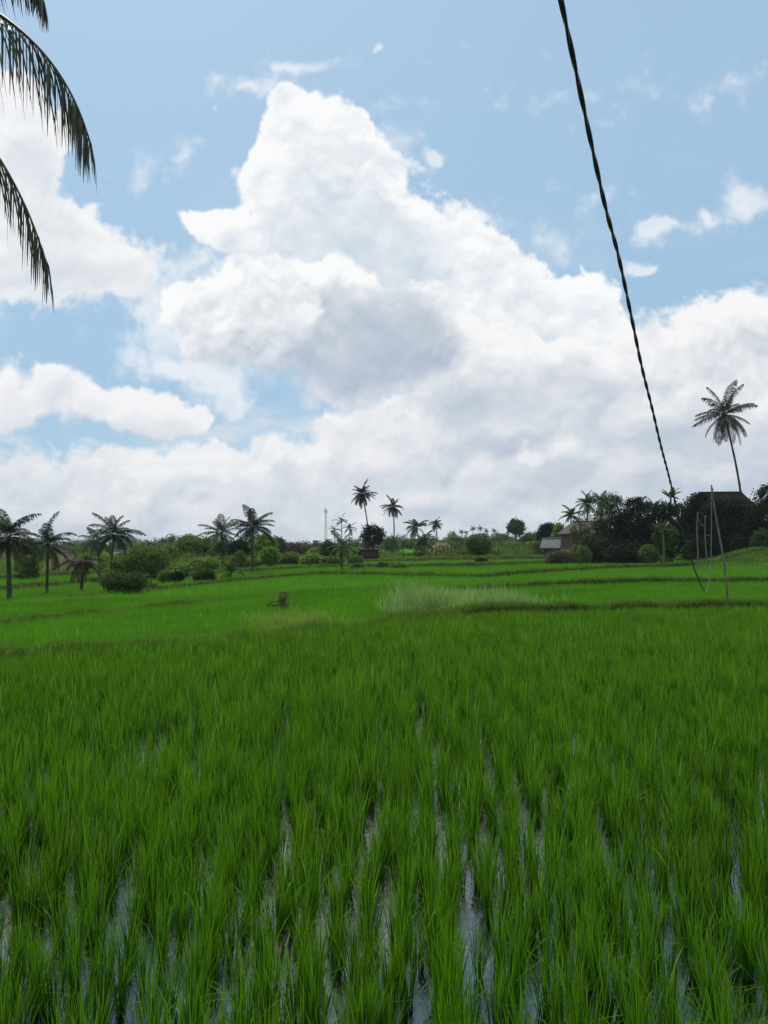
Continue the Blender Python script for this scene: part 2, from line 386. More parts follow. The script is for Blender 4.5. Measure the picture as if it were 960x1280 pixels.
palmbark_m = solid_mat('palm_bark', (.085, .072, .06), (.03, .025, .02), 9, .9, .5, (.3, .3, 1.6))
rachis_m = solid_mat('frond_rib', (.10, .09, .03), (.05, .04, .02), 8, .5, 0)
nut_m = solid_mat('coconut_husk', (.30, .12, .035), (.14, .06, .02), 6, .5, 0)
cable_m = solid_mat('cable_rubber', (.010, .010, .020), (.006, .006, .012), 30, .38, 0, spec=.5)
wire_m = solid_mat('grey_wire', (.17, .17, .145), (.10, .10, .085), 20, .5, 0)
bamboo_m = solid_mat('bamboo', (.19, .175, .125), (.09, .08, .055), 6, .55, .1, (1, 1, .3))
brick_m = solid_mat('red_brick', (.15, .065, .048), (.075, .038, .03), 3, .9, .2)
block_m = solid_mat('grey_block', (.20, .19, .18), (.11, .105, .10), 2, .9, .2)
white_m = solid_mat('white_wall', (.68, .68, .66), (.45, .45, .43), 2, .8, 0)
tile_m = solid_mat('pale_roof_tile', (.16, .13, .12), (.09, .075, .07), 2.5, 1.0, .2, (1, 4, 1))
tin_m = solid_mat('grey_tin_roof', (.22, .22, .225), (.10, .10, .105), 2, .8, .1, (6, 1, 1), .1)
roof_m = solid_mat('dark_roof', (.030, .021, .018), (.014, .010, .009), 3, 1.0, .1, (1, 5, 1), spec=.02)
thatch_m = solid_mat('thatch', (.26, .20, .12), (.13, .10, .06), 7, .95, .5, (1, 1, 4))
wood_m = solid_mat('old_wood', (.08, .065, .05), (.04, .032, .026), 5, .8, .2)
dark_in_m = solid_mat('painted_dark_inside', (.012, .012, .012), (.008, .008, .008), 3, .9, 0)  # near-black plate on a closed wall, unlit inside painted as colour
steel_m = solid_mat('galvanised_steel', (.42, .44, .46), (.33, .35, .37), 1, .5, 0, metal=.4)
# ------------------------------------------------------------------ the lie of the land
CP = np.array([-400, 0, 200, 400, 600, 800, 960, 1400.])
LD = [np.array(a, float) for a in (           # distance of each bund, by direction
    (8.0, 10.9, 12.7, 15.6, 19.0, 20.2, 20.5, 20.5),
    (22, 24.3, 29, 33.5, 30.5, 36.0, 36.7, 38),
    (31, 33.7, 43, 57, 42, 62, 66, 66),
    (42, 46, 56, 70, 62, 88, 88, 88),
    (52, 57, 68, 89, 80, 105, 105, 105),
    (74, 80, 95, 110, 104, 125, 125, 125),
    (120, 120, 130, 140, 140, 150, 150, 150))]
LZ = [np.array(a, float) for a in (
    (0, 0, 0, 0, 0, 0, 0, 0),
    (-.75, -.70, -.60, -.30, -.04, -.02, -.02, -.02),
    (-.85, -.80, -.70, -.35, .02, .04, .05, .05),
    (-1.0, -.90, -.60, -.15, .12, .16, .2, .2),
    (-.9, -.72, -.45, -.05, .30, .3, .35, .35),
    (-.8, -.55, -.15, .05, .62, .5, .5, .5),
    (-.6, -.50, .0, .4, 1.0, .8, .8, .8),
    (-.2, .0, .3, 1.0, 1.9, 1.9, 2.0, 2.0))]
BH = [.36, .33, .30, .26, .26, .26, .26]          # bund height over the higher of its two fields
BW = [.24, .28, .34, .42, .5, .55, .6]
def wig(k, x): return .18*np.sin(x*.9+k*2.1)+.12*np.sin(x*2.3+k)+.35*np.sin(x*.23+k*1.3)*(k > 0)
def bund_y(k, x, y): return np.interp(480+960*x/np.maximum(y, 1), CP, LD[k]) + wig(k, x)
def land(x, y, fine=True):
    x = np.asarray(x, float); y = np.asarray(y, float)
    px = 480+960*x/np.maximum(y, 1.0)
    z = np.interp(px, CP, LZ[0]); cover = np.zeros_like(z)
    z = z - .035*(y < 25)
    ridge = np.zeros_like(z)
    for k in range(len(LD)):
        d = y-bund_y(k, x, y)
        lo, hi = np.interp(px, CP, LZ[k]), np.interp(px, CP, LZ[k+1])
        s = np.clip(d/.25+.5, 0, 1)
        z = z + s*(hi-lo+(.035 if k == 0 else 0))
        top = np.maximum(lo, hi)+BH[k]*(1+.10*np.sin(x*.7+k)+.07*np.sin(x*3.1))*(np.interp(px, [-100, 480, 600, 700], [.62, .55, .66, .86]) if k < 3 else 1)
        f = np.clip(1-(np.abs(d)/(BW[k]*np.interp(px, [420, 640], [.65, 1.0])))**4, 0, 1); z = np.where(f > 0, z*(1-f)+top*f, z)
        ridge = np.maximum(ridge, f); cover = np.maximum(cover, s)
    near = np.clip((1.9-y)/.5, 0, 1)
    z = z*(1-near)+.28*near; ridge = np.maximum(ridge, near)
    # raised bank on the left, outside the frame, where the near palm stands
    f = np.clip(1-np.hypot((x+5.6)/1.2, (y-5.2)/2.0), 0, 1); f = np.clip(f*3, 0, 1); z = z*(1-f)+.32*f; ridge = np.maximum(ridge, f)
    # grassy mound at the right
    g = np.exp(-(((x-32)/4.0)**2+((y-66)/4.0)**2)); z = z+g*1.25; ridge = np.maximum(ridge, (g > .25)*1.0)
    far = np.clip((y-600)/900, 0, 1); z = z*(1-far)
    return z, cover, ridge
def gz(x, y): return float(land(np.array([x]), np.array([y]))[0][0])

ys = [-1000, -400, -150, -30, -8, -3, -1, 0, .6, 1.0]
y = 1.2
while y < 21.5: ys.append(y); y *= 1.0075 if y > 3 else 1.012
while y < 130: ys.append(y); y += .14 if y < 70 else .3
while y < 1500: ys.append(y); y *= 1.06
ys = np.array(ys)
us = np.concatenate([[-60, -20, -8, -4, -2.5, -1.8, -1.3, -1.05, -.9, -.8], np.arange(-.72, .7201, .006), [.8, .9, 1.05, 1.3, 1.8, 2.5, 4, 8, 20, 60]])
GU, GYY = np.meshgrid(us, ys); GXX = GU*np.maximum(1.0, np.abs(GYY))
GXX = np.clip(GXX, -1500, 1500)
Z, cov, rid = land(GXX.ravel(), GYY.ravel()); Z = Z.reshape(GU.shape); cov = cov.reshape(GU.shape); rid = rid.reshape(GU.shape)
def n2(x, y, f, o): return fbm(x.astype(np.float32), y.astype(np.float32), f, 4, .55, o)
mud = n2(GXX, GYY*.6, 1.1, 3.)*.030 + n2(GXX, GYY, 5.0, 7.)*.022 + .017
Z = Z + np.where((cov < .5) & (rid < .05) & (GYY < 25) & (GYY > 1.5), mud, n2(GXX, GYY, .35, 5.)*.05*(GYY > 25))
Z = Z + rid*n2(GXX, GYY, 2.2, 11.)*.10
mb = MB(); nr, nc = GU.shape
i = np.arange(nr-1)[:, None]*nc; j = np.arange(nc-1)[None]
mb.add(np.stack([GXX, GYY, Z], -1).reshape(-1, 3), np.stack([i+j, i+j+1, i+nc+j+1, i+nc+j], -1).reshape(-1, 4))
gm = bpy.data.materials.new('ground'); gm.use_nodes = True; gm.node_tree.nodes.clear(); N = NT(gm.node_tree)
tco = N.n('ShaderNodeTexCoord'); a1 = N.n('ShaderNodeAttribute', attribute_name='cover'); a2 = N.n('ShaderNodeAttribute', attribute_name='ridge')
n1 = N.noise(tco.outputs['Object'], 6, 6, .65); n3 = N.noise(tco.outputs['Object'], .22, 5, .6)
mudc = N.mix(N.mr(n1.outputs['Fac'], .35, .65), (.022, .015, .009), (.055, .038, .024))
grn = N.mix(N.mr(n3.outputs['Fac'], .35, .65), (.060, .19, .012), (.10, .25, .02))
grn = N.mix(N.mr(n1.outputs['Fac'], .45, .75, 0, .5), grn, (.03, .08, .01))
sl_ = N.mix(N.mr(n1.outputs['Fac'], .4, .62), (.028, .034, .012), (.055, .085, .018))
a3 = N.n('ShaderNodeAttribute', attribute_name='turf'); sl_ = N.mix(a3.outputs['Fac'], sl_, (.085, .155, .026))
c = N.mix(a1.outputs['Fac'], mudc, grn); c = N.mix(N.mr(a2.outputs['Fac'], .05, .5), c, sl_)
pb = N.n('ShaderNodeBsdfPrincipled'); N.link(c, pb.inputs['Base Color'])
N.link(N.mr(a1.outputs['Fac'], 0, 1, .38, 1.0), pb.inputs['Roughness'])
N.link(N.mr(N.m('MAXIMUM', a1.outputs['Fac'], a2.outputs['Fac']), 0, .5, .5, 0.0), pb.inputs['Specular IOR Level'])
bp = N.n('ShaderNodeBump'); bp.inputs['Strength'].default_value = .7; bp.inputs['Distance'].default_value = .03; N.link(n1.outputs['Fac'], bp.inputs['Height']); N.link(bp.outputs[0], pb.inputs['Normal'])
o_ = N.n('ShaderNodeOutputMaterial'); N.link(pb.outputs[0], o_.inputs[0])
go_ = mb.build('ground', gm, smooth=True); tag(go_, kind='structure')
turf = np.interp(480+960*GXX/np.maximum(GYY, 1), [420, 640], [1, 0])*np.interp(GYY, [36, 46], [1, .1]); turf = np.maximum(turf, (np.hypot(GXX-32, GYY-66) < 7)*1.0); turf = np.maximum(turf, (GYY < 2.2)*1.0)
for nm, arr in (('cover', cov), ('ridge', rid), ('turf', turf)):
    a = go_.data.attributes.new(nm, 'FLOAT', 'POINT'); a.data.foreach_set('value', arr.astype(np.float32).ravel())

# water of the flooded near field
wm = bpy.data.materials.new('paddy_water'); wm.use_nodes = True; wm.node_tree.nodes.clear(); N = NT(wm.node_tree)
fr = N.n('ShaderNodeFresnel'); fr.inputs[0].default_value = 2.8
gl = N.n('ShaderNodeBsdfGlossy'); gl.inputs['Roughness'].default_value = .02; gl.inputs[0].default_value = (.95, .97, 1, 1)
tr = N.n('ShaderNodeBsdfTransparent'); tr.inputs[0].default_value = (.55, .48, .38, 1)
tco = N.n('ShaderNodeTexCoord'); nz = N.noise(N.vm('MULTIPLY', tco.outputs['Object'], (1, .6, 1)), 9, 5, .6)
bp = N.n('ShaderNodeBump'); bp.inputs['Strength'].default_value = .35; bp.inputs['Distance'].default_value = .02
N.link(nz.outputs['Fac'], bp.inputs['Height']); N.link(bp.outputs[0], gl.inputs['Normal']); N.link(bp.outputs[0], fr.inputs['Normal'])
mx = N.n('ShaderNodeMixShader'); N.link(fr.outputs[0], mx.inputs[0]); N.link(tr.outputs[0], mx.inputs[1]); N.link(gl.outputs[0], mx.inputs[2])
o_ = N.n('ShaderNodeOutputMaterial'); N.link(mx.outputs[0], o_.inputs[0])
uu = np.linspace(-1, 1, 110); ss = np.linspace(0, 1, 12)
UU, SS = np.meshgrid(uu, ss)
YE = np.full_like(UU, 15.); YY = 1.6+(YE-1.6)*SS; XX = UU*(6+YY*.6)
for _ in range(12): YE = .5*YE+.5*bund_y(0, XX, YE); YY = 1.6+(YE-1.6)*SS; XX = UU*(6+YY*.6)
mb = MB(); nr, nc = UU.shape; i = np.arange(nr-1)[:, None]*nc; j = np.arange(nc-1)[None]
mb.add(np.stack([XX, YY, np.zeros_like(XX)], -1).reshape(-1, 3), np.stack([i+j, i+j+1, i+nc+j+1, i+nc+j], -1).reshape(-1, 4))
tag(mb.build('water', wm, smooth=True), kind='structure')

# ------------------------------------------------------------------ rice
def clump(n, segs, wide, hmul, rg, spread=.03, mb=None, c=(0, 0, 0)):
    az = rg.uniform(0, 2*np.pi, n); r = rg.uniform(0, spread, n)
    base = np.stack([c[0]+r*np.cos(az), c[1]+r*np.sin(az), np.full(n, c[2]-.03)], -1)
    tilt = np.abs(rg.normal(.07, .075, n)); L = rg.triangular(.16, .30, .385, n)*hmul
    mb.blades(base, az+rg.normal(0, .5, n), tilt, L, rg.uniform(.75, 1.15, n)*wide, np.abs(rg.normal(.08, .15, n))+(rg.random(n) < .06)*rg.uniform(.4, 1.3, n), segs, rg.uniform(0, np.pi, n))
rg = np.random.default_rng(21)
ROT = R(2.0)                       # the rows run almost straight away from the camera
pts = []
for i in range(-115, 116):
    x = i*.141
    n_ = int(20/.122)
    yy = 1.9+np.arange(n_)*.122+rg.uniform(0, .122)
    xx = x+rg.normal(0, .030, n_)+.020*np.sin(yy*.9+i*1.9)+.020*np.sin(yy*2.6+i*2.7); yy = yy+rg.normal(0, .035, n_)
    X = xx*math.cos(ROT)-yy*math.sin(ROT)*0-(yy*math.tan(ROT))*0+yy*math.tan(R(3.2)); pts.append(np.stack([X, yy], -1))
pts = np.concatenate(pts); ex = pts[rg.random(len(pts)) < .09]; pts = np.concatenate([pts, ex+rg.normal(0, 1, ex.shape)*.02+np.array([.07, .06])])
pts = pts[(np.abs(pts[:, 0]) < .66*pts[:, 1]+np.interp(pts[:, 1], [2, 8], [2.2, .6])) & (pts[:, 1] > 2.05)]
pts = pts[pts[:, 1] < bund_y(0, pts[:, 0], pts[:, 1])-np.interp(480+960*pts[:, 0]/pts[:, 1], [420, 600], [.12, .38])]
pts = pts[np.hypot((pts[:, 0]+5.6)/1.2, (pts[:, 1]-5.2)/2.0) > 1]
# missing plants, thin spots
gone = rg.random(len(pts)) < .05
thin = fbm(pts[:, 0], pts[:, 1], .55, 3, .5, 40)
def near_px(px, py, r):
    q = P(px, py, 1); k = EYE/(EYE-q.z); return np.hypot(pts[:, 0]-q.x*k, (pts[:, 1]-k)*.7) < r
for (px, py, r) in ((175, 945, .20), (205, 940, .17), (238, 930, .15), (925, 975, .14), (555, 1035, .10), (480, 1030, .10), (615, 1060, .1), (670, 930, .08), (40, 985, .1)):
    gone |= near_px(px, py, r)
gone |= (thin > .42) & (rg.random(len(pts)) < .25)
pts = pts[~gone]
ds = np.hypot(pts[:, 0], pts[:, 1]); vis = np.abs(pts[:, 0]) < .5*pts[:, 1]+.12
vis &= pts[:, 1] > 2.2
order = np.argsort(np.where(vis, ds, 1e9)); first = order[:300]; rest = np.setdiff1d(np.arange(len(pts)), first)
vary = 1+.16*fbm(pts[:, 0], pts[:, 1], .35, 3, .5, 60)+rg.normal(0, .06, len(pts))
protos = []
for k in range(10):
    mb = MB(); clump(int(rg.integers(28, 50)), 5, .0058, float(rg.uniform(.88, 1.08)), rg, float(rg.uniform(.016, .030)), mb)
    for _ in range(rg.integers(0, 3)):      # a broken blade lying on the water
        a = rg.uniform(0, 6.28); mb.blades(np.array([[.03*math.cos(a), .03*math.sin(a), .02]]), np.array([a]), np.array([1.1]), np.array([.25]), np.array([.006]), np.array([.5]), 3)
    protos.append(mb.mesh('rice_plant', rice_m))
for n_, i in enumerate(first):
    o = bpy.data.objects.new('rice_plant', protos[n_ % 10]); COL.objects.link(o)
    o.location = (pts[i, 0], pts[i, 1], 0); s = float(vary[i]); o.rotation_euler = (0, 0, float(rg.uniform(0, 6.28))); o.scale = (s, s, s)
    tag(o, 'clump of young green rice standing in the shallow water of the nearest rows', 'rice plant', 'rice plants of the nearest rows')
mb = MB(); mp = MB()
for i in rest:
    x, y = pts[i]; v = float(vary[i])
    if y < 6: clump(int(rg.integers(26, 40)), 4, .0062, v, rg, .028, mb, (x, y, 0))
    elif y < 11: clump(int(rg.integers(16, 24)), 3, .0080, v, rg, .036, mb, (x, y, 0))
    else: clump(int(rg.integers(11, 16)), 2, .0115, v, rg, .048, mb, (x, y, 0))
    if rg.random() < (.17 if y > 4.5 else .14)*(1+2*thin[i]): clump(int(rg.integers(2, 6)), 4, .009 if y < 8 else .012, v*1.13, rg, .05, mp, (x, y, 0))
md_ = MB()
for i in rest[rg.random(len(rest)) < .22]:
    x, y = pts[i]
    if y < 9:
        q = int(rg.integers(1, 4)); bs = np.stack([x+rg.normal(0, .03, q), y+rg.normal(0, .03, q), np.full(q, .01)], -1)
        md_.blades(bs, rg.uniform(0, 6.28, q), rg.uniform(.5, 1.45, q), rg.uniform(.10, .26, q), np.full(q, .006), rg.uniform(.1, .9, q), 3, rg.uniform(0, 3.1, q))
tag(md_.build('withered_rice_leaves', dead_rice), kind='stuff'); tag(mb.build('rice_crop', rice_m), kind='stuff'); tag(mp.build('pale_highlight_rice_leaves', rice_pale_highlight), kind='stuff')

# rice of the fields beyond
def patch(y0, y1, step, nb, w, mat, name, hm, segs=1):
    mb = MB(); n_ = 0
    ys_ = np.arange(y0, y1, step)
    for y in ys_:
        xs = np.arange(-.66*y, .66*y, step*1.05)+rg.uniform(0, step); xs = xs+rg.normal(0, step*.15, len(xs)); yy = np.full(len(xs), y)+rg.normal(0, step*.15, len(xs))
        Zz, C, Rg = land(xs, yy)
        ok = (C > .9) & (Rg < .02) & (480+960*xs/yy > np.interp(y, [30, 34, 62, 70], [-500, -500, -500, -500]))
        # beyond the second bund of the left half the ground is pasture and scrub
        xs, yy, Zz = xs[ok], yy[ok], Zz[ok]
        if not len(xs): continue
        base = np.repeat(np.stack([xs, yy, Zz-.02], -1), nb, 0); m = len(base)
        base[:, :2] += rg.normal(0, step*.28, (m, 2))
        az = rg.uniform(0, 2*np.pi, m)
        hv = 1+.2*fbm(base[:, 0], base[:, 1], .5, 2, .5, 3)
        mb.blades(base, az, np.abs(rg.normal(.12, .1, m)), rg.uniform(.22, .36, m)*hm*hv, np.full(m, w), np.abs(rg.normal(.15, .2, m)), segs, rg.uniform(0, np.pi, m))
    return mb
mb = patch(10.5, 36, .24, 9, .020, ricef_m, '', 1.0, 2); m2 = patch(36, 70, .36, 8, .04, ricef_m, '', .95); m3 = patch(70, 112, .7, 7, .085, ricef_m, '', .9)
for q in (m2, m3):
    mb.add(np.concatenate(q.v), None, np.concatenate(q.f[3]), np.concatenate(q.t))
tag(mb.build('far_rice_crop', ricef_m), kind='stuff')

# grass on the bunds
mb = MB(); mf = MB()
for k in range(7):
    dens = (110, 70, 40, 26, 16, 10, 7)[k]; w = (.012, .022, .035, .045, .05, .06, .08)[k]
    ym = LD[k].max(); xs = rg.uniform(-.7*ym, .7*ym, int(1.4*ym*dens*(3.0 if k < 3 else 2)))
    yy = np.interp(480+960*xs/ym, CP, LD[k])
    for _ in range(5): yy = bund_y(k, xs, yy)
    yy = yy+rg.normal(0, BW[k]*.55, len(xs))
    zz, _, r_ = land(xs, yy); ok = (np.abs(xs) < .68*yy) & (r_ > .02); xs, yy, zz = xs[ok], yy[ok], zz[ok]
    lump = .6+.8*np.clip(fbm(xs, yy, .8, 3, .5, 5+k)+.5, 0, 1.2)
    base = np.repeat(np.stack([xs, yy, zz-.03], -1), 4, 0); m = len(base); base[:, :2] += rg.normal(0, .05, (m, 2))
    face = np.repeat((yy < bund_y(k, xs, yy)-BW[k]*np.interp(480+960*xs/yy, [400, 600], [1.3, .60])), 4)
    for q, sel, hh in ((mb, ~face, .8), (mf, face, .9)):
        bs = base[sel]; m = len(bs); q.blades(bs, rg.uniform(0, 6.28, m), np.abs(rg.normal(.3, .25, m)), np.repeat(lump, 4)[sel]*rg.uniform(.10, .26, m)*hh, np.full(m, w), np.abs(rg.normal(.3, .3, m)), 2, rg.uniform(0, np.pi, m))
xs = rg.uniform(-7, 7, 5000); yy = rg.uniform(-3, 1.85, 5000); zz, _, r_ = land(xs, yy)
base = np.stack([xs, yy, zz-.02], -1); mb.blades(base, rg.uniform(0, 6.28, 5000), np.abs(rg.normal(.3, .2, 5000)), rg.uniform(.08, .2, 5000), np.full(5000, .008), np.abs(rg.normal(.4, .3, 5000)), 2)
tag(mb.build('bund_grass', grass_m), kind='stuff'); tag(mf.build('shaded_bund_side_grass', shaded_face_m), kind='stuff')
def tuft_area(name, mat, x0y0, n, L, w, sx, sy, tilt=.15, segs=3, nb=5):
    mb = MB(); x, y = x0y0
    xs = rg.normal(0, sx, n)+x; yy = rg.normal(0, sy, n)+y
    zz, _, _ = land(xs, yy); base = np.repeat(np.stack([xs, yy, zz-.03], -1), nb, 0); m = len(base); base[:, :2] += rg.normal(0, .04, (m, 2))
    hv = .55+.7*np.clip(.5+fbm(base[:, 0], base[:, 1], .7, 3, .5, 3), 0, 1)
    mb.blades(base, rg.uniform(0, 6.28, m), np.abs(rg.normal(tilt, tilt, m)), rg.uniform(.6, 1.1, m)*L*hv, np.full(m, w), np.abs(rg.normal(.4, .35, m)), segs, rg.uniform(0, np.pi, m))
    return mb
def at(px, y): return ((px-480)/960*y, y)
b1 = tuft_area('', weed_m, at(548, 22.4), 900, .95, .022, .62, .7)
b2 = tuft_area('', weed_m, at(608, 23.2), 260, .7, .020, .9, .7, .28)
b1.add(np.concatenate(b2.v), np.concatenate(b2.f[4]), np.concatenate(b2.f[3]), np.concatenate(b2.t))
tag(b1.build('weed_patch', weed_m), kind='stuff')
mb = tuft_area('', plume_m, at(556, 22.6), 130, 1.0, .028, .7, .6, .1, 3, 1); tag(mb.build('grass_plumes', plume_m), kind='stuff')
mb = tuft_area('', dry_m, at(362, 20.3), 1000, .52, .018, .6, 1.2, .3, 2, 4)
b2 = tuft_area('', dry_m, at(20, 11.6), 200, .3, .012, .4, .3, .4, 2, 4); mb.add(np.concatenate(b2.v), np.concatenate(b2.f[4]), np.concatenate(b2.f[3]), np.concatenate(b2.t))
tag(mb.build('dry_grass', dry_m), kind='stuff')
mb = tuft_area('', grass_m, (32, 64.5), 2600, .4, .05, 2.6, 2.2, .3, 2, 4); tag(mb.build('mound_grass', grass_m), kind='stuff')
# ------------------------------------------------------------------ plants
def frond_pts(elev, az, L, droop, n=14, side=0.0):
    s = np.linspace(0, 1, n); e = elev-droop*s**1.25; a = az+side*s**1.5
    d = np.stack([np.cos(e)*np.cos(a), np.cos(e)*np.sin(a), np.sin(e)], -1)
    p = np.concatenate([[[0, 0, 0]], np.cumsum((d[1:]+d[:-1])/2*L/(n-1), 0)])
    return p, d
def add_frond(mb, org, elev, az, L, droop, rg, nleaf=24, ll=.22, lw=.012, hang=.8, side=0.0, rib=None, ribr=.012, start=.14, fold=.35):
    """one pinnate frond: leaflets (lengths as a share of L) either side of a curved rib"""
    p, d = frond_pts(elev, az, L, droop, 14, side); p = p+np.asarray(org)
    S = np.linspace(0, 1, len(p))
    nleaf = int(nleaf*1.5); lw = lw*1.3; ll = ll*1.15; s = np.linspace(start, .985, nleaf); s = np.concatenate([s, s]); sg = np.repeat([-1., 1.], nleaf)
    s = np.clip(s+rg.normal(0, .008, len(s)), start, .995)
    c = np.stack([np.interp(s, S, p[:, k]) for k in range(3)], -1)
    t = np.stack([np.interp(s, S, d[:, k]) for k in range(3)], -1); t /= np.linalg.norm(t, axis=1)[:, None]
    sd = np.cross(t, [0, 0, 1.]); sd /= np.linalg.norm(sd, axis=1)[:, None]+1e-6; upv = np.cross(sd, t)
    ln = L*ll*(.42+.58*np.sin(np.clip((s-start)/(1-start)*1.15+.28, 0, 1.45)*np.pi/1.45)**.8)*rg.uniform(.85, 1.1, len(s))*np.where(s > .9, .75, 1)
    fw = .45+.75*s**2
    d0 = sd*sg[:, None]*(1)+t*fw[:, None]+upv*fold*rg.uniform(.6, 1.2, len(s))[:, None]; d0 /= np.linalg.norm(d0, axis=1)[:, None]
    g = np.array([0, 0, -1.])
    h = hang*rg.uniform(.7, 1.3, len(s))[:, None]
    d1 = d0+g*h*.9; d1 /= np.linalg.norm(d1, axis=1)[:, None]
    d2 = d0*.6+g*h*2.1; d2 /= np.linalg.norm(d2, axis=1)[:, None]
    wv = t*(lw*L/2)
    m1 = c+d0*ln[:, None]*.3; m2 = m1+d1*ln[:, None]*.35; m3 = m2+d2*ln[:, None]*.35
    v = np.stack([c-wv*.6, c+wv*.6, m1-wv, m1+wv, m2-wv*.75, m2+wv*.75, m3], 1)
    k = np.arange(len(s))[:, None]*7
    q = np.concatenate([k+[0, 1, 3, 2], k+[2, 3, 5, 4]]); mb.add(v.reshape(-1, 3), q, k+[4, 5, 6], np.tile([0, 0, .3, .3, .7, .7, 1], len(s)))
    (rib or mb).tube(p, np.linspace(ribr*L*.5, ribr*L*.12, len(p)), 4)
def dup_mb(a, b):
    a.add(np.concatenate(b.v), np.concatenate(b.f[4]) if b.f[4] else None, np.concatenate(b.f[3]) if b.f[3] else None, np.concatenate(b.t))

def curve_trunk(base, top, r0, r1, bow, n=16, ring=True):
    s = np.linspace(0, 1, n)[:, None]; base = np.array(base, float); top = np.array(top, float)
    p = base+(top-base)*s; p[:, :2] += np.array(bow)*np.sin(s*np.pi)
    r = r0+(r1-r0)*s[:, 0]**.6
    if ring: r = r*(1+.05*np.cos(np.arange(n)*np.pi))
    r[0] *= 1.5; return p, r

def palm(label, px, top, basepx, D, rpx, mat=palm_m, n=22, dead=0, seed=0, bow=(0, 0), crown_c=None, spread=(-.45, 1.45), hang=.9, droop=1.25, nuts=False, tr=.13, name='coconut_palm', cat='palm tree', group=None, wind=0, nleaf=22, lw=.02, asym=None, up=1.0, base_D=None, up_=None):
    """coconut palm: crown centre seen at px, its tip at row top, its foot at column basepx; rpx = crown radius in pixels"""
    rg = np.random.default_rng(100+seed)
    BD = base_D or D
    bx, by = at(basepx, BD); bz = gz(bx, by)
    r = rpx/960*D
    cc = P(px, crown_c, D) if crown_c else P(px, top, D)-Vector((0, 0, r*.95))
    root = empty(name, (bx, by, bz)); tag(root, label, cat, group)
    top_l = np.array(cc)-np.array([bx, by, bz])
    mb = MB(); p, rr = curve_trunk((0, 0, -.2), top_l-[0, 0, r*.05], tr*1.15, tr*.75, bow, 20); mb.tube(p, rr*.72, 8)
    mb.build('trunk', palmbark_m, root, True)
    mb = MB(); dm = MB()
    n = int(n*1.12)
    for k in range(n):
        f = (k+.5)/n; az = k*2.39996+rg.normal(0, .15)
        if asym is not None:                       # wind pushes the fronds round
            az = az+.55*math.sin(asym-az)
        el = spread[1]-(spread[1]-spread[0])*f**.85+rg.normal(0, .15)
        L = r*rg.uniform(.78, 1.22)*(1.08 if el > .2 else .98)
        add_frond(mb, top_l+[0, 0, r*.02], el, az, L, droop*rg.uniform(.75, 1.15)*(.8 if el > 1 else 1), rg, nleaf, .24, lw, hang, rg.normal(0, .15)+wind)
    for k in range(dead):
        az = rg.uniform(0, 6.28); add_frond(dm, top_l-[0, 0, r*.05], rg.uniform(-.9, -.2), az, r*rg.uniform(.9, 1.15), rg.uniform(.7, 1.2), rg, nleaf-4, .2, lw, 1.6)
    # fibre and leaf bases at the heart of the crown
    for k in range(9):
        a = k*.7; mb.blades(np.array([top_l-[0, 0, r*.12]]), np.array([a]), np.array([.35]), np.array([r*.3]), np.array([r*.07]), np.array([.4]), 3)
    mb.build('crown', mat, root)
    if dead: dm.build('dead_fronds', dead_m, root)
    if nuts:
        for b in range(3):
            nb = MB()
            for k in range(6):
                a = b*2.1+rg.uniform(-.5, .5); c = top_l+np.array([math.cos(a)*r*.09, math.sin(a)*r*.09, -r*rg.uniform(-.06, .16)])
                uv = np.linspace(0.01, np.pi-.01, 6); th = np.linspace(0, 2*np.pi, 8, endpoint=False)
                v = np.array([[math.sin(u)*math.cos(w), math.sin(u)*math.sin(w), math.cos(u)*1.2] for u in uv for w in th])*.15+c
                nb.add(v, [[i*8+j, i*8+(j+1) % 8, (i+1)*8+(j+1) % 8, (i+1)*8+j] for i in range(5) for j in range(8)])
            nb.build('coconut_bunch', nut_m, root, True)
    return root

def crown_leaves(mb, lumps, n, size, rg, shell=.62, aspect=.55, droop=.2):
    vol = np.array([l[3]*l[4]*l[5] for l in lumps])**.75; pr = vol/vol.sum(); idx = rg.choice(len(lumps), n, p=pr)
    Lm = np.array(lumps)[idx]; d = rg.normal(size=(n, 3)); d /= np.linalg.norm(d, axis=1)[:, None]
    wob = 1+.16*np.sin(d[:, 0]*5+idx*1.7)*np.cos(d[:, 2]*4+idx)+.10*np.sin(d[:, 1]*9+idx*.7)
    rad = (shell+(1-shell)*rg.random(n))*wob*(1+rg.normal(0, .10, n))
    c = Lm[:, :3]+d*Lm[:, 3:6]*rad[:, None]
    # sprays: leaves gather on twigs, leaving gaps between
    tw = rg.normal(0, 1, (max(8, n//14), 3)); k = rg.integers(0, len(tw), n)
    c = c+rg.normal(0, size*.5, (n, 3))
    mb.leaves(c, rg.uniform(.6, 1.25, n)*size, rg, aspect, droop)
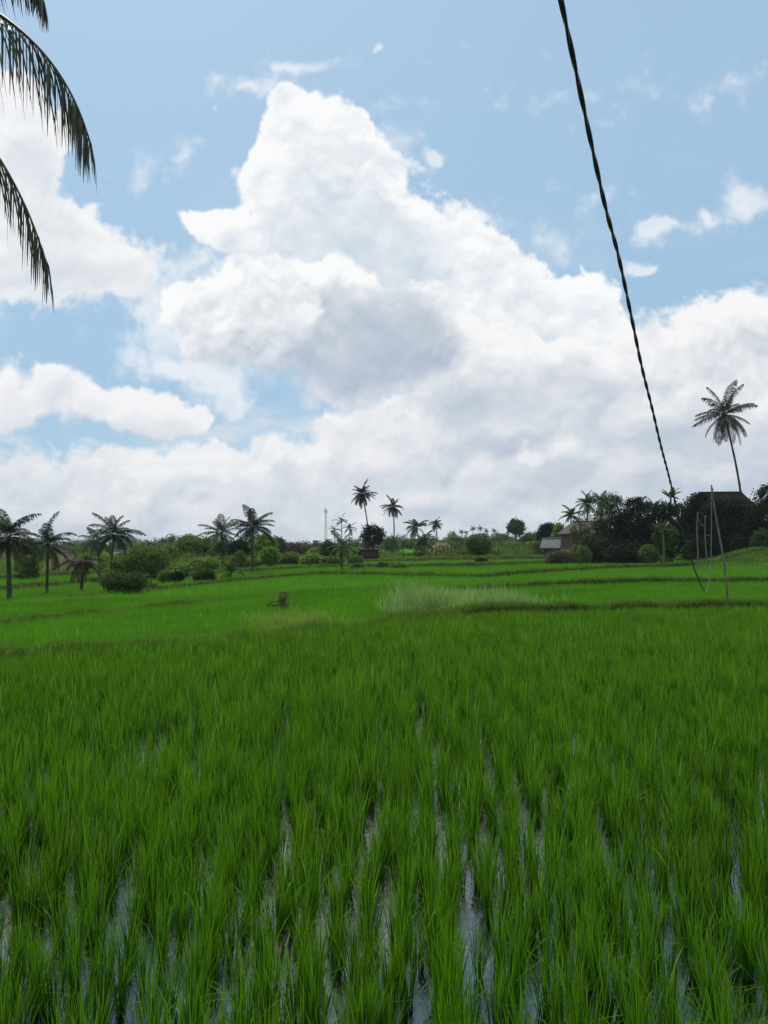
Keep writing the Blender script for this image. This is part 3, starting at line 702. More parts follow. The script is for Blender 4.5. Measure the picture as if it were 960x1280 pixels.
def tree(label, px0, px1, top, D, mat=mid_m, name='broadleaf_tree', cat='tree', seed=0, low=.15, n=2600, size=None, nl=15, trunk=True, depth=.8, droop=.2, lumpf=.27, group=None, base_raise=0, aspect=.55, shape='round', bottom=None):
    """tree or shrub whose crown spans columns px0..px1 and reaches up to row top"""
    rg = np.random.default_rng(300+seed)
    pc = (px0+px1)/2; x, y = at(pc, D); z = gz(x, y); w = (px1-px0)/960*D; H = P(pc, top, D).z-z
    if bottom: low = max(.02, (P(pc, bottom, D).z-z)/H)
    root = empty(name, (x, y, z)); tag(root, label, cat, group)
    n = int(n*2.0); size = (size or max(.07, D*.0022))*1.35; lumps = []; h0, h1 = H*low, H
    cz, hz = (h0+h1)/2, (h1-h0)/2
    for k in range(nl):
        f = (k+.5)/nl; a = k*2.4+rg.uniform(-.4, .4)
        if shape == 'cone': q = 1-f*.85; zz = h0+(h1-h0)*f*.9
        elif shape == 'flat': q = .95; zz = h1-hz*.5-rg.uniform(0, hz*.6)
        else: zz = cz+hz*(2*f-1)*.66; q = math.sqrt(max(.05, 1-((zz-cz)/hz)**2))
        rr = rg.uniform(.3, .85)*q; s = lumpf*rg.uniform(.5, 1.05); zz += hz*rg.normal(0, .12)
        lumps.append([math.cos(a)*rr*w/2, math.sin(a)*rr*w/2*depth, zz, w*s*.8, w*s*.8*depth, min(hz*.75, w*s*.62)])
    lumps.append([0, 0, h1-min(hz*.5, w*.2), w*.24, w*.24*depth, min(hz*.5, w*.2)]); lumps.append([-w*.32, 0, cz*.95, w*.2, w*.2, hz*.4]); lumps.append([w*.32, 0, cz, w*.2, w*.2, hz*.4])
    if trunk:
        mb = MB(); r = max(.04, min(.28, w*.035)); top_ = np.array([rg.normal(0, w*.03), 0, cz])
        p, q = curve_trunk((0, 0, -.15), top_, r, r*.55, (rg.normal(0, w*.02), 0), 8, False); mb.tube(p, q, 7)
        for l in lumps[:nl]:
            s = rg.uniform(.35, .95); st = p[int(s*7)]; e = np.array(l[:3]); mid = (st+e)/2+[0, 0, -.06*w]
            mb.tube(np.array([st, mid, e, e+(e-mid)*.35]), [r*.42, r*.3, r*.16, r*.06], 5)
        mb.build('trunk', bark_m, root, True)
    mb = MB(); crown_leaves(mb, lumps, n, size, rg, aspect=aspect, droop=droop)
    # twigs that stand out of the crown, leafy to the tip
    nt = int(26+w*2.2); La = np.array(lumps)
    for k in range(nt):
        l = La[rg.integers(0, len(La))]; d = rg.normal(size=3); d[2] = abs(d[2])*.9+.1; d /= np.linalg.norm(d)
        ln = w*rg.uniform(.05, .15) if w < 3.5 else rg.uniform(.25, .8); q = 16
        t = rg.uniform(.0, 1, q)[:, None]; st = l[:3]+d*l[3:6]*.85
        c = st+d*ln*t+np.array([0, 0, -1.])*(t**2)*ln*.2+rg.normal(0, size*.28, (q, 3)); mb.leaves(c, size*rg.uniform(.6, 1.0, q), rg, aspect, droop)
    # loose sprigs outside the main masses give the outline its ragged edge
    m = n//4; a = rg.uniform(0, 6.28, m); b = rg.uniform(-1, 1, m); q = np.sqrt(1-b*b)*rg.uniform(.7, 1.14, m)
    c = np.stack([np.cos(a)*q*w/2, np.sin(a)*q*w/2*depth, cz+hz*b*rg.uniform(.9, 1.08, m)], -1); c = c[rg.random(m) < .35*(np.sin(a*5+b*4+seed) > 0)+.45*(np.sin(a*11-b*7) > .2)]
    mb.leaves(c, size*1.1, rg, aspect, droop)
    mb.build('crown' if trunk else 'foliage', mat, root)
    return root

def banana(label, px, top, D, rpx, seed=0, basepx=None, mat=banana_m, n=9):
    rg = np.random.default_rng(700+seed); bp_ = basepx or px; x, y = at(bp_, D); z = gz(x, y); r = rpx/960*D
    root = empty('banana_plant', (x, y, z)); tag(root, label, 'banana plant')
    tp = np.array(P(px, top, D))-[x, y, z]; ht = tp[2]-r*.85
    mb = MB(); p, q = curve_trunk((0, 0, -.1), (tp[0], 0, ht), .16, .09, (.05, 0), 8, False); mb.tube(p, q, 8); mb.build('stem', olive_m, root, True)
    mb = MB()
    for k in range(n):
        az = k*2.4+rg.normal(0, .2); el = 1.35-1.1*(k/n)+rg.normal(0, .1); L = r*rg.uniform(1.0, 1.35)
        pt, d = frond_pts(el, az, L, rg.uniform(.7, 1.3), 14); pt = pt+[tp[0], 0, ht]; s = np.linspace(0, 1, 14)
        wd = L*.17*np.clip(np.sin(np.clip(s*1.1+.04, 0, 1)*np.pi), 0, 1)**.5*(s > .12)+.015
        sd = np.cross(d, [0, 0, 1.]); sd /= np.linalg.norm(sd, axis=1)[:, None]; up = np.cross(sd, d)
        # the blade is torn into strips between the side veins
        for sgn in (-1, 1):
            for i in range(1, 13):
                w0, w1 = wd[i]*rg.uniform(.8, 1.05), wd[i+1]*rg.uniform(.8, 1.05)
                dr = -.35*rg.uniform(.3, 1.4); a_, b_ = pt[i], pt[i]+(pt[i+1]-pt[i])*.94
                mb.add([a_, b_, b_+sgn*sd[i+1]*w1+up[i]*dr*w1, a_+sgn*sd[i]*w0+up[i]*dr*w0], [[0, 1, 2, 3]])
        mb.tube(pt, np.linspace(.03, .008, 14), 4)
    mb.build('leaves', mat, root); return root

# ---- palms, left to right
palm('dark young coconut palm with a skirt of brown fronds at the left edge', 10, 634, 14, 39, 43, seed=1, dead=9, n=20, crown_c=672, hang=.7, tr=.17, droop=1.3, nleaf=26)
palm('coconut palm with arching fronds second from the left edge, its pale trunk bare', 60, 646, 60, 43, 36, seed=2, dead=3, n=17, crown_c=682, hang=.7, tr=.12, nleaf=26)
palm('short palm of drooping brown fronds right of the bare trunked one', 104, 676, 103, 44, 27, mat=palmb_m, seed=3, dead=6, n=12, crown_c=703, hang=.9, tr=.13, spread=(-.7, 1.0))
palm('leaning dark palm crown half hidden behind the slender palm by the grey roof', 121, 655, 127, 58, 27, seed=4, n=15, crown_c=677, hang=.9, tr=.10)
palm('slender coconut palm with a full dark crown beside the grey roof at left', 142, 641, 139, 54, 32, seed=5, n=24, crown_c=670, hang=.8, tr=.09, nleaf=26)
palm('palm with stiff upright fronds, left of the pair of dark palms', 277, 641, 279, 76, 26, seed=6, n=20, crown_c=667, hang=.7, tr=.14, droop=.9)
palm('dark palm with wide arching fronds, right of the pair, standing on the grass', 316, 630, 316, 61, 30, seed=7, n=22, crown_c=661, hang=.7, tr=.11, droop=1.1, nleaf=26)
palm('olive green palm in front of three slim dark heads in mid field', 427, 664, 428, 60, 23, mat=palmg_m, seed=8, n=18, crown_c=684, hang=.9, tr=.10, dead=3)
palm('tallest slim areca palm of the mid field clump', 427, 638, 427, 66, 10, seed=9, n=9, crown_c=652, hang=.4, tr=.06, name='areca_palm', lw=.05, nleaf=12, droop=1.1, spread=(-.3, 1.5))
palm('lower areca palm on the left of the mid field clump', 418, 653, 420, 67, 10, seed=10, n=9, crown_c=663, hang=.5, tr=.06, name='areca_palm', lw=.05, nleaf=12)
palm('lower areca palm on the right of the mid field clump', 437, 650, 435, 67, 11, seed=11, n=10, crown_c=661, hang=.5, tr=.06, name='areca_palm', lw=.05, nleaf=12)
palm('tall thin coconut palm, the higher of two behind the little hut', 453, 599, 461, 112, 16.5, mat=palmb_m, seed=12, n=26, crown_c=618, hang=.9, tr=.16, bow=(.3, 0), spread=(-.9, 1.4), droop=.9, nleaf=16, lw=.035)
palm('tall thin coconut palm, the lower of two, right of the little hut', 491, 617, 490, 112, 15, mat=palmb_m, seed=13, n=24, crown_c=634, hang=.9, tr=.15, bow=(.25, 0), spread=(-.9, 1.3), droop=1.0, nleaf=16, lw=.035)
palm('small green palm in the mid field right of the two tall thin palms', 504, 671, 504, 94, 10, mat=palmg_m, seed=14, n=14, crown_c=681, tr=.11, nleaf=14, lw=.045)
palm('windswept palm with fronds blown to the left above the thatched roof', 521, 646, 527, 132, 17, seed=15, n=15, crown_c=660, tr=.14, asym=np.pi, nleaf=16, lw=.04)
palm('broad olive palm beside the thatched roof', 529, 659, 529, 108, 18, mat=palmg_m, seed=16, n=22, crown_c=679, tr=.16, nleaf=16, lw=.04)
palm('dark round headed palm behind the thatched roof', 545, 645, 547, 150, 10, seed=17, n=20, crown_c=656, tr=.18, nleaf=14, lw=.05)
palm('sunburnt palm, left of the three rising behind the brick house', 714, 632, 712, 96, 15, mat=palmg_m, seed=18, n=18, crown_c=645, tr=.15, nleaf=16, lw=.04)
palm('pale trunked palm, middle of the three rising behind the brick house', 734, 617, 734, 97, 16, mat=palmg_m, seed=19, n=20, crown_c=631, tr=.16, nleaf=16, lw=.035)
palm('fullest palm, rightmost of the three rising behind the brick house', 751, 613, 752, 98, 15, mat=palm_m, seed=20, n=20, crown_c=627, tr=.16, nleaf=16, lw=.035)
palm('very tall coconut palm with orange nuts leaning over the dark roof', 906, 488, 932, 92, 37, mat=palmb_m, seed=21, n=27, crown_c=519, hang=1.0, tr=.20, bow=(.55, 0), spread=(-1.05, 1.45), droop=.75, nuts=True, nleaf=24, lw=.018, dead=2)
palm('small palm poking over the dark trees left of the cable', 798, 616, 800, 80, 15, mat=palm_m, seed=22, n=16, crown_c=632, tr=.14, nleaf=14, lw=.04)
palm('stunted palm with grey upright fronds at the edge of the left hand paddy', 289, 697, 288, 52, 16, mat=palmg_m, seed=23, n=12, crown_c=716, tr=.08, nleaf=16, lw=.04, spread=(.3, 1.4), dead=3)
palm('young yellowish palm among the shrubs left of the upright dark bush', 232, 700, 233, 57, 17, mat=palmg_m, seed=24, n=11, crown_c=715, tr=.08, nleaf=16, lw=.04, dead=2)
for k, (px, tp, r, D) in enumerate(((567, 662, 4.5, 420), (577, 660, 4.5, 430), (583, 661, 4, 400), (591, 656, 5, 410), (600, 656, 5, 420), (608, 659, 4.5, 430), (618, 658, 4.5, 450), (572, 667, 4, 400))):
    palm('one of the tiny grey palms in a row on the skyline right of the thatch', px, tp, px+.6, D, r, seed=40+k, n=13, crown_c=tp+5, tr=.30, group='tiny palms on the skyline right of the thatched roof', nleaf=8, lw=.10)
for k, (px, tp, r, D) in enumerate(((186, 674, 6, 210), (204, 671, 6.5, 200), (214, 670, 6.5, 205), (247, 669, 6.5, 190))):
    palm('one of the small dark palm heads showing above the left treeline', px, tp, px+.6, D, r, seed=60+k, n=15, crown_c=tp+6, tr=.22, group='small palm heads above the left treeline', nleaf=9, lw=.08)
palm('thin dark palm head above the rusty trees left of the mast', 369, 677, 369, 170, 7, seed=66, n=12, crown_c=684, tr=.18, nleaf=9, lw=.08)

# ---- trees and shrubs, left to right
T = tree
T('low round dark green shrub at the edge of the left paddy', 128, 186, 717, 41, mid_m, 'shrub', 'shrub', 1, .02, 2600, trunk=False, lumpf=.3)
T('small light green shrub touching the round dark one', 172, 200, 730, 43, olive_m, 'shrub', 'shrub', 2, .02, 900, trunk=False)
T('spreading grey green tree behind the round shrub', 152, 216, 684, 56, olive_m, seed=3, low=.12, n=3800)
T('yellow green bush low under the grey roof at left', 118, 160, 694, 75, bright_m, 'bush', 'bush', 4, .03, 1500, trunk=False)
T('upright dark bush standing at the paddy edge left of centre', 243, 269, 713, 49, mid_m, 'bush', 'bush', 5, .02, 1900, trunk=False, shape='round')
T('small dark shrub beside the young yellowish palm', 214, 230, 716, 50, dark_m, 'shrub', 'shrub', 6, .02, 900, trunk=False)
T('olive crowned tree behind the young yellowish palm', 218, 262, 671, 84, olive_m, seed=7, low=.2, n=2800)
T('rusty topped tree behind the olive crowned one', 222, 250, 669, 105, brown_m, seed=8, low=.3, n=1400)
T('dark clump of leaves below the pair of dark palms', 283, 312, 676, 90, dark_m, 'small_tree', 'tree', 9, .15, 1900)
T('bright leafy tree behind the trunk of the wide fronded palm', 318, 346, 667, 84, bright_m, seed=10, low=.2, n=2200)
T('tall wispy shrub between the rusty trees and the bright leafy tree', 340, 358, 673, 100, brown_m, 'shrub', 'shrub', 11, .05, 1100)
T('left rusty brown tree in the row left of the mast', 352, 376, 680, 120, brown_m, seed=12, low=.15, n=1400)
T('right rusty brown tree in the row left of the mast', 374, 392, 683, 122, brown_m, seed=13, low=.15, n=1100)
T('bright green bush just left of the grey building', 386, 402, 687, 118, bright_m, 'bush', 'bush', 14, .05, 900, trunk=False)
T('thin leafed small tree left of the mid field clump', 400, 420, 676, 90, mid_m, 'small_tree', 'tree', 15, .2, 900)
T('bright green bush right of the mid field clump', 436, 456, 686, 98, bright_m, 'bush', 'bush', 16, .05, 1100, trunk=False)
T('very dark dome shaped tree behind the little hut', 451, 481, 656, 104, dark_m, seed=17, low=.34, n=1500, lumpf=.22, size=.2)
T('greyish shrub mass between the two tall thin palms', 479, 500, 671, 140, far_m, 'shrub', 'shrub', 18, .05, 1100, trunk=False)
T('low dark shrub on the bund below the little hut', 472, 488, 705, 66, mid_m, 'shrub', 'shrub', 19, .02, 700, trunk=False)
T('grey green weedy shrub right of the low dark one on the bund', 488, 508, 706, 63, olive_m, 'shrub', 'shrub', 20, .02, 800, trunk=False)
T('small weedy shrub on the bund left of the low dark one', 438, 456, 707, 66, olive_m, 'shrub', 'shrub', 21, .02, 700, trunk=False)
T('round light green tree in front of the vine rows', 582, 614, 668, 96, olive_m, seed=22, low=.10, n=3000, trunk=True)
T('tiny dark shrub on the terrace edge below the round light tree', 596, 608, 700, 70, dark_m, 'shrub', 'shrub', 23, .02, 600, trunk=False)
T('lollipop shaped tree alone on the skyline', 635, 654, 650, 190, mid_m, seed=24, n=1600, bottom=668, lumpf=.4)
T('low shrub mass to the left of the lollipop tree', 616, 640, 668, 180, far_m, 'shrub', 'shrub', 25, .05, 1000, trunk=False)
T('low shrub mass to the right of the lollipop tree', 650, 676, 668, 180, mid_m, 'shrub', 'shrub', 26, .05, 1000, trunk=False)
T('round dark tree behind the tin roofed shed', 672, 702, 654, 120, dark_m, seed=27, low=.2, n=2600)
T('yellow green tree between the shed and the brick house', 691, 708, 655, 104, bright_m, 'small_tree', 'tree', 28, .15, 1200)
T('brownish weed bush under the tin roofed shed', 682, 714, 690, 72, brown_m, 'bush', 'bush', 29, .02, 1500, trunk=False)
T('feathery dark tree in front of the brick house', 740, 788, 617, 76, mid_m, seed=30, low=.2, n=4200, lumpf=.25, nl=15, size=.13)
T('low dark bush at the foot of the feathery tree', 732, 778, 676, 74, dark_m, 'bush', 'bush', 31, .02, 2600, trunk=False)
T('near black tree with a flat top right of the feathery tree', 766, 820, 622, 75, dark_m, seed=32, low=.04, n=6000, nl=14)
T('dense dark tree left of the cable', 802, 858, 628, 74, dark_m, seed=33, low=.04, n=6200, nl=14)
T('light leafed shrub glowing against the dark trees', 818, 846, 655, 70, mid_m, 'shrub', 'shrub', 34, .3, 1100, size=.2)
T('dense dark green tree under the left end of the dark roof', 846, 896, 618, 76, dark_m, seed=35, low=.04, n=6000, nl=14)
T('dense black green tree under the right end of the dark roof', 884, 946, 622, 75, dark_m, seed=36, low=.04, n=6500, nl=14)
T('rounded dark tree at the right edge', 932, 992, 606, 72, dark_m, seed=37, low=.04, n=6500, nl=14)
T('greyish bush low between the dark trees left of the poles', 798, 822, 682, 70, olive_m, 'bush', 'bush', 38, .02, 1200, trunk=False)
T('dark undergrowth bush at the foot of the near black tree', 756, 806, 680, 71, dark_m, 'bush', 'bush', 39, .02, 2200, trunk=False)
T('dark undergrowth bush behind the thin poles', 852, 900, 672, 71, dark_m, 'bush', 'bush', 40, .02, 2400, trunk=False)
T('dark undergrowth bush beside the grassy mound', 896, 936, 668, 70, dark_m, 'bush', 'bush', 41, .02, 2200, trunk=False)
T('leafy bush hanging over the grassy mound', 938, 972, 662, 69, mid_m, 'bush', 'bush', 42, .15, 1900, trunk=False)
T('dark tree just outside the right edge', 985, 1060, 610, 78, dark_m, seed=43, low=.04, n=5000, nl=14)
T('small leafy shrub with brown stalks lying in the pale grass', 346, 362, 738, 25, olive_m, 'shrub', 'shrub', 44, .05, 110, size=.05, trunk=True)
T('green bush to the left of the shed by the vine rows', 655, 676, 680, 112, olive_m, 'bush', 'bush', 45, .03, 900, trunk=False)
for k, (a, b, tp, D, m) in enumerate(((20, 60, 680, 95, mid_m), (84, 116, 684, 98, olive_m), (262, 284, 688, 100, olive_m), (300, 322, 684, 104, olive_m), (508, 526, 676, 150, far_m), (556, 584, 672, 170, far_m))):
    T(('dim tree behind the two leftmost palms', 'olive bush behind the short brown palm', 'olive bush behind the stiff fronded palm', 'olive bush left of the bright leafy tree', 'greyish bush left of the broad olive palm', 'greyish bush right of the thatched roof')[k], a, b, tp, D, m, 'bush', 'bush', 80+k, .05, 1400, trunk=False)

T('leafy dark tree top poking up before the middle of the dark roof', 872, 920, 623, 72, dark_m, seed=46, low=.1, n=4200, nl=14)
T('grey leaved bush in front of the brick house wall', 712, 738, 683, 72, olive_m, 'bush', 'bush', 47, .02, 1100, trunk=False)
T('bushy olive tree between the slender palm and the round shrub', 140, 178, 694, 62, olive_m, seed=48, low=.1, n=2000)
T('yellowish bush behind the upright dark bush', 236, 276, 699, 66, bright_m, 'bush', 'bush', 49, .03, 1400, trunk=False)
T('grey green bush on the terrace right of the stunted palm', 300, 326, 700, 76, olive_m, 'bush', 'bush', 50, .03, 1000, trunk=False)
banana('tallest banana plant with torn leaves beside the cable', 838, 608, 79, 17, 1, 838)
banana('shorter banana plant left of the one beside the cable', 818, 621, 78, 15, 2, 818)
banana('small banana plant with pale leaves against the dark trees', 828, 652, 69, 15, 3, 829, n=7)
for k, (a, b, tp, D, m, lb) in enumerate((
    (176, 206, 690, 66, bright_m, 'light green bush peeping over the spreading grey green tree'), (196, 222, 683, 78, olive_m, 'thin olive tree between the spreading tree and the young palm'),
    (262, 282, 678, 88, mid_m, 'mid green tree directly behind the stiff fronded palm'), (292, 306, 690, 72, olive_m, 'small olive bush between the trunks of the two dark palms'),
    (326, 350, 684, 76, bright_m, 'light green bush right of the wide fronded palm trunk'), (350, 376, 692, 84, olive_m, 'low olive bush in the field left of the mast'),
    (376, 404, 694, 80, bright_m, 'low light green bush under the grey building'), (404, 424, 697, 74, olive_m, 'low olive shrub left of the clump of slim palms'),
    (438, 452, 696, 76, olive_m, 'low olive shrub right of the clump of slim palms'), (90, 118, 692, 66, olive_m, 'olive bush right of the short brown palm'),
    (24, 50, 696, 58, olive_m, 'olive bush between the two leftmost palm trunks'), (200, 216, 714, 50, olive_m, 'small olive shrub at the paddy edge right of the round dark shrub'))):
    T(lb, a, b, tp, D, m, 'bush', 'bush', 120+k, .04, 1300, trunk=False)
T('airy light tree half covering the brick house', 712, 744, 640, 78, mid_m, seed=51, low=.25, n=900, size=.12)
T('dark shrub against the left wall of the brick house', 724, 746, 668, 76, mid_m, 'shrub', 'shrub', 52, .02, 900, trunk=False)
# low scrub on the far terraces and the wood behind, which read as one mass
mb = MB(); rgs = np.random.default_rng(77)
for k in range(430):
    px = rgs.uniform(-60, 700); D = rgs.uniform(64, 125)
    if 300 < px < 700 and D < 88: continue
    if px > 500 and rgs.random() < .55: continue
    x, y = at(px, D); z = gz(x, y); w = rgs.uniform(.7, 2.4); h = rgs.uniform(.5, 1.5)*(1.3 if px < 330 else .8)
    lp = [[x+rgs.normal(0, w*.3), y+rgs.normal(0, w*.3), z+h*rgs.uniform(.3, .6), w*.4, w*.4, h*.45] for _ in range(4)]
    crown_leaves(mb, lp, 170, .17, rgs)
tag(mb.build('scrub', olive_m), kind='stuff')
mb = MB(); md = MB()
BLK = 1
top = lambda px: np.interp(px, [-300, 0, 60, 120, 200, 260, 330, 390, 440, 500, 560, 620, 680, 720, 800, 1000, 1300], [678, 679, 680, 677, 675, 673, 674, 684, 681, 676, 675, 671, 670, 664, 655, 650, 655])
for D, dx in ((160, 8), (215, 6), (300, 5), (430, 3.5)):
    px = -330.
    while px < 1300:
        x, y = at(px, D); z = gz(x, y); tp = top(px)+rgs.uniform(-4, 6)+3*math.sin(px*.11)+2*math.sin(px*.31)+(4 if D < 200 else (0 if D < 280 else -1)); h = P(px, tp, D).z-z
        if h > .6:
            w = rgs.uniform(.9, 2.0)*dx/960*D*1.2
            lp = [[x+rgs.normal(0, w*.3), y+rgs.normal(0, w*.4), z+h*f, w*.6, w*.6, h*.3] for f in (.35, .6, .72)]
            crown_leaves(mb if rgs.random() < .6 else md, lp, 130, D*.0026, rgs)
        px += dx*rgs.uniform(.6, 1.4)
tag(mb.build('far_wood', far_m), kind='stuff'); tag(md.build('far_dark_wood', leaf_mat('far_dark_foliage', (.05, .08, .04), (.022, .036, .02), .25, .6, patch=.03), ), kind='stuff')

# vine rows on poles
def vines(label, pxa, Da, pxb, Db, h, seed, mat):
    rg = np.random.default_rng(seed); a = np.array(at(pxa, Da)); b = np.array(at(pxb, Db)); L = np.linalg.norm(b-a); m = (a+b)/2
    z = gz(*m); root = empty('vine_row', (m[0], m[1], z)); tag(root, label, 'vine row', 'rows of climbing beans behind the terraces')
    n = int(L/.55); st = MB(); fo = MB()
    for i in range(n+1):
        p = a+(b-a)*i/n; zz = gz(*p); q = np.array([p[0]-m[0], p[1]-m[1], zz-z])
        st.tube([q+[0, 0, -.1], q+[rg.normal(0, .06), 0, h*1.12]], .035, 5)
        k = 70; c = q+np.stack([rg.normal(0, .13, k), rg.normal(0, .13, k), rg.uniform(.05, 1, k)**.8*h*rg.uniform(.9, 1.08)], -1); fo.leaves(c, .24, rg, .7)
    st.build('stakes', bamboo_m, root); fo.build('vines', mat, root)
vines('staked bean row, dark and long, in front of the thatched roof', 520, 100, 602, 103, 1.5, 1, mid_m)
vines('staked bean row behind and right of the round light green tree', 600, 108, 688, 112, 1.6, 2, olive_m)
vines('higher staked bean row just below the lollipop tree', 606, 124, 682, 128, 1.7, 3, bright_m)
vines('low staked bean row directly above the tiny dark shrub', 560, 94, 660, 99, 1.0, 4, olive_m)

# ---- the palm whose fronds hang into the frame at the upper left
rgp = np.random.default_rng(4)
px0, py0 = -5.6, 5.2; pz0 = gz(px0, py0); CR = np.array([-5.3, 5.6, 6.2])
root = empty('coconut_palm', (px0, py0, pz0)); tag(root, 'near coconut palm whose dark drooping fronds hang into the top left corner', 'palm tree')
mb = MB(); off = np.array([px0, py0, pz0]); cl = CR-off
p, r = curve_trunk((0, 0, -.2), cl, .17, .12, (-.2, .1), 28); mb.tube(p, r, 12); mb.build('trunk', palmbark_m, root, True)
def bez_frond(p0, c1, p3, lf, ll, seed, droopv=1.0, w=.021, s0=.2, tipfan=True, sides=(1, 1)):
    """frond that runs along a curve from the crown to a given tip"""
    rg = np.random.default_rng(seed); p0, c1, p3 = (np.array(q, float) for q in (p0, c1, p3))
    S = np.linspace(0, 1, 40)[:, None]; pt = (1-S)**2*p0+2*S*(1-S)*c1+S*S*p3
    tg = np.gradient(pt, axis=0); tg /= np.linalg.norm(tg, axis=1)[:, None]
    s = np.linspace(s0, .995, lf); s = np.concatenate([s, s+.004]).clip(0, .999); sg = np.repeat([-1., 1.], lf)
    S1 = S[:, 0]; c = np.stack([np.interp(s, S1, pt[:, k]) for k in range(3)], -1); t = np.stack([np.interp(s, S1, tg[:, k]) for k in range(3)], -1)
    sd = np.cross(t, [0, 0, 1.]); sd /= np.linalg.norm(sd, axis=1)[:, None]+1e-6; n = len(s)
    L = ll*(1-.55*s**3)*rg.uniform(.75, 1.12, n); f = .35+.9*s**2
    d0 = sd*sg[:, None]*.6+t*f[:, None]; d0 /= np.linalg.norm(d0, axis=1)[:, None]; pos = c.copy(); m = MB(); pr = [0.35, .9, 1.0, .85, .55, .12]; vs = []
    g = np.array([0, 0, -1.])
    wv = np.cross(d0, rg.normal(size=(n, 3))); wv /= np.linalg.norm(wv, axis=1)[:, None]; k_ = 6
    for i in range(k_):
        vs += [pos-wv*(w/2*pr[i]), pos+wv*(w/2*pr[i])]
        h = droopv*rg.uniform(.6, 1.3, n)[:, None]*(i+.6)*.42; d = d0+g*h; d /= np.linalg.norm(d, axis=1)[:, None]; pos = pos+d*(L/(k_-1))[:, None]
    v = np.stack(vs, 1); k = np.arange(n)[:, None]*12
    m.add(v.reshape(-1, 3), np.concatenate([k+[2*i, 2*i+1, 2*i+3, 2*i+2] for i in range(5)]), t=np.tile(np.repeat(np.linspace(0, 1, 6), 2), n))
    o = m.build('frond', palm_near, root); 
    rb = MB(); rb.tube(pt, np.linspace(.030, .004, 40), 6); rb.build('rib', rachis_m, o, True)
palm_near = leaf_mat('near_palm_leaf', (.075, .080, .030), (.022, .024, .014), .28, .4, patch=2.5, spec=.5)
def loc(px, py, Y): return np.array(P(px, py, Y))-off
bez_frond(cl, loc(40, -82, 5.2), loc(112, 176, 5.0), 76, .82, 11, 3.6, w=.017)
bez_frond(cl, loc(-22, 40, 5.4), loc(60, 336, 5.2), 70, .74, 12, 3.0, w=.016)
bez_frond(cl, loc(-30, -160, 5.0), loc(52, -6, 4.9), 74, .60, 13, 2.8)
for k in range(15):
    a = k*2.4+.5; el = 1.2-1.5*(k/15)
    if math.cos(a) > .25 and el < .75: a += 1.6
    if math.cos(a) > .25: el = max(el, 1.0)
    d = np.array([math.cos(a)*math.cos(el), math.sin(a)*math.cos(el), math.sin(el)]); tip = cl+d*2.6+[math.cos(a)*.9, math.sin(a)*.9, -1.3]
    if (tip+off)[0] > -.62*(tip+off)[1]: tip[0] = -.75*(tip+off)[1]-off[0]
    bez_frond(cl, cl+d*2.0, tip, 60, .5, 20+k, 1.2)
# ------------------------------------------------------------------ cable, poles
ctrl = [(690,-60,2.9),(701,0,3.25),(718,80,3.5),(737,170,3.8),(757,260,4.15),(773,320,4.5),(790,400,5.0),(802.5,460,5.5),(815,510,6.1),(826,557,6.9),(836,595,7.9),(845,632,9.2),(851,657,10.6),(858,682,12.6),(865.5,704,15.0),(872,722,17.2),(879,736.5,19.0)]
# the cable hangs in one upright plane, x = a + b*y
def in_plane(px, py, a=-.7275, b=.454):
    d = ray(px, py); Y = a/(d.x/d.y-b); return P(px, py, Y)
cp = np.array([in_plane(c[0], c[1]) for c in ctrl[1:]])
# carry the cable on, over the camera's head, to where it comes from
d = cp[0]-cp[2]; d = d/np.linalg.norm(d[:2]); ext = [cp[0]+d*k*.8+np.array([0, 0, .008*k*k]) for k in range(14, 0, -1)]
cp = np.array(list(ext)+list(cp))
def resample(p, step):
    seg = np.linalg.norm(np.diff(p, axis=0), axis=1); s = np.concatenate([[0], np.cumsum(seg)])
    # smooth through the points (Catmull-Rom)
    out = []
    q = np.vstack([2*p[0]-p[1], p, 2*p[-1]-p[-2]])
    for i in range(len(p)-1):
        n = max(2, int(seg[i]/step)); t = np.linspace(0, 1, n, endpoint=False)[:, None]
        a, b, c, e = q[i], q[i+1], q[i+2], q[i+3]
        out.append(.5*((2*b)+(-a+c)*t+(2*a-5*b+4*c-e)*t*t+(-a+3*b-3*c+e)*t**3))
    out.append(p[-1:]); return np.vstack(out)
path = resample(cp, .03); seg = np.linalg.norm(np.diff(path, axis=0), axis=1); sl_ = np.concatenate([[0], np.cumsum(seg)])
tg = np.gradient(path, axis=0); tg /= np.linalg.norm(tg, axis=1)[:, None]
A = np.cross(tg, [0, 0, 1.]); A /= np.linalg.norm(A, axis=1)[:, None]; B = np.cross(tg, A)
root = empty('power_cable', tuple(cp[len(ext)])); tag(root, 'black twisted pair cable hanging diagonally across the sky down to the bamboo poles', 'cable')
o0 = cp[len(ext)]
pitch_ = .50; ph = sl_/pitch_*2*np.pi+.25*np.sin(sl_*1.7)
for k in (0, np.pi):
    pt = path-o0+(A*np.cos(ph+k)[:, None]+B*np.sin(ph+k)[:, None])*.0054
    mb = MB(); mb.tube(pt, .0084, 8); mb.build('strand', cable_m, root, True)
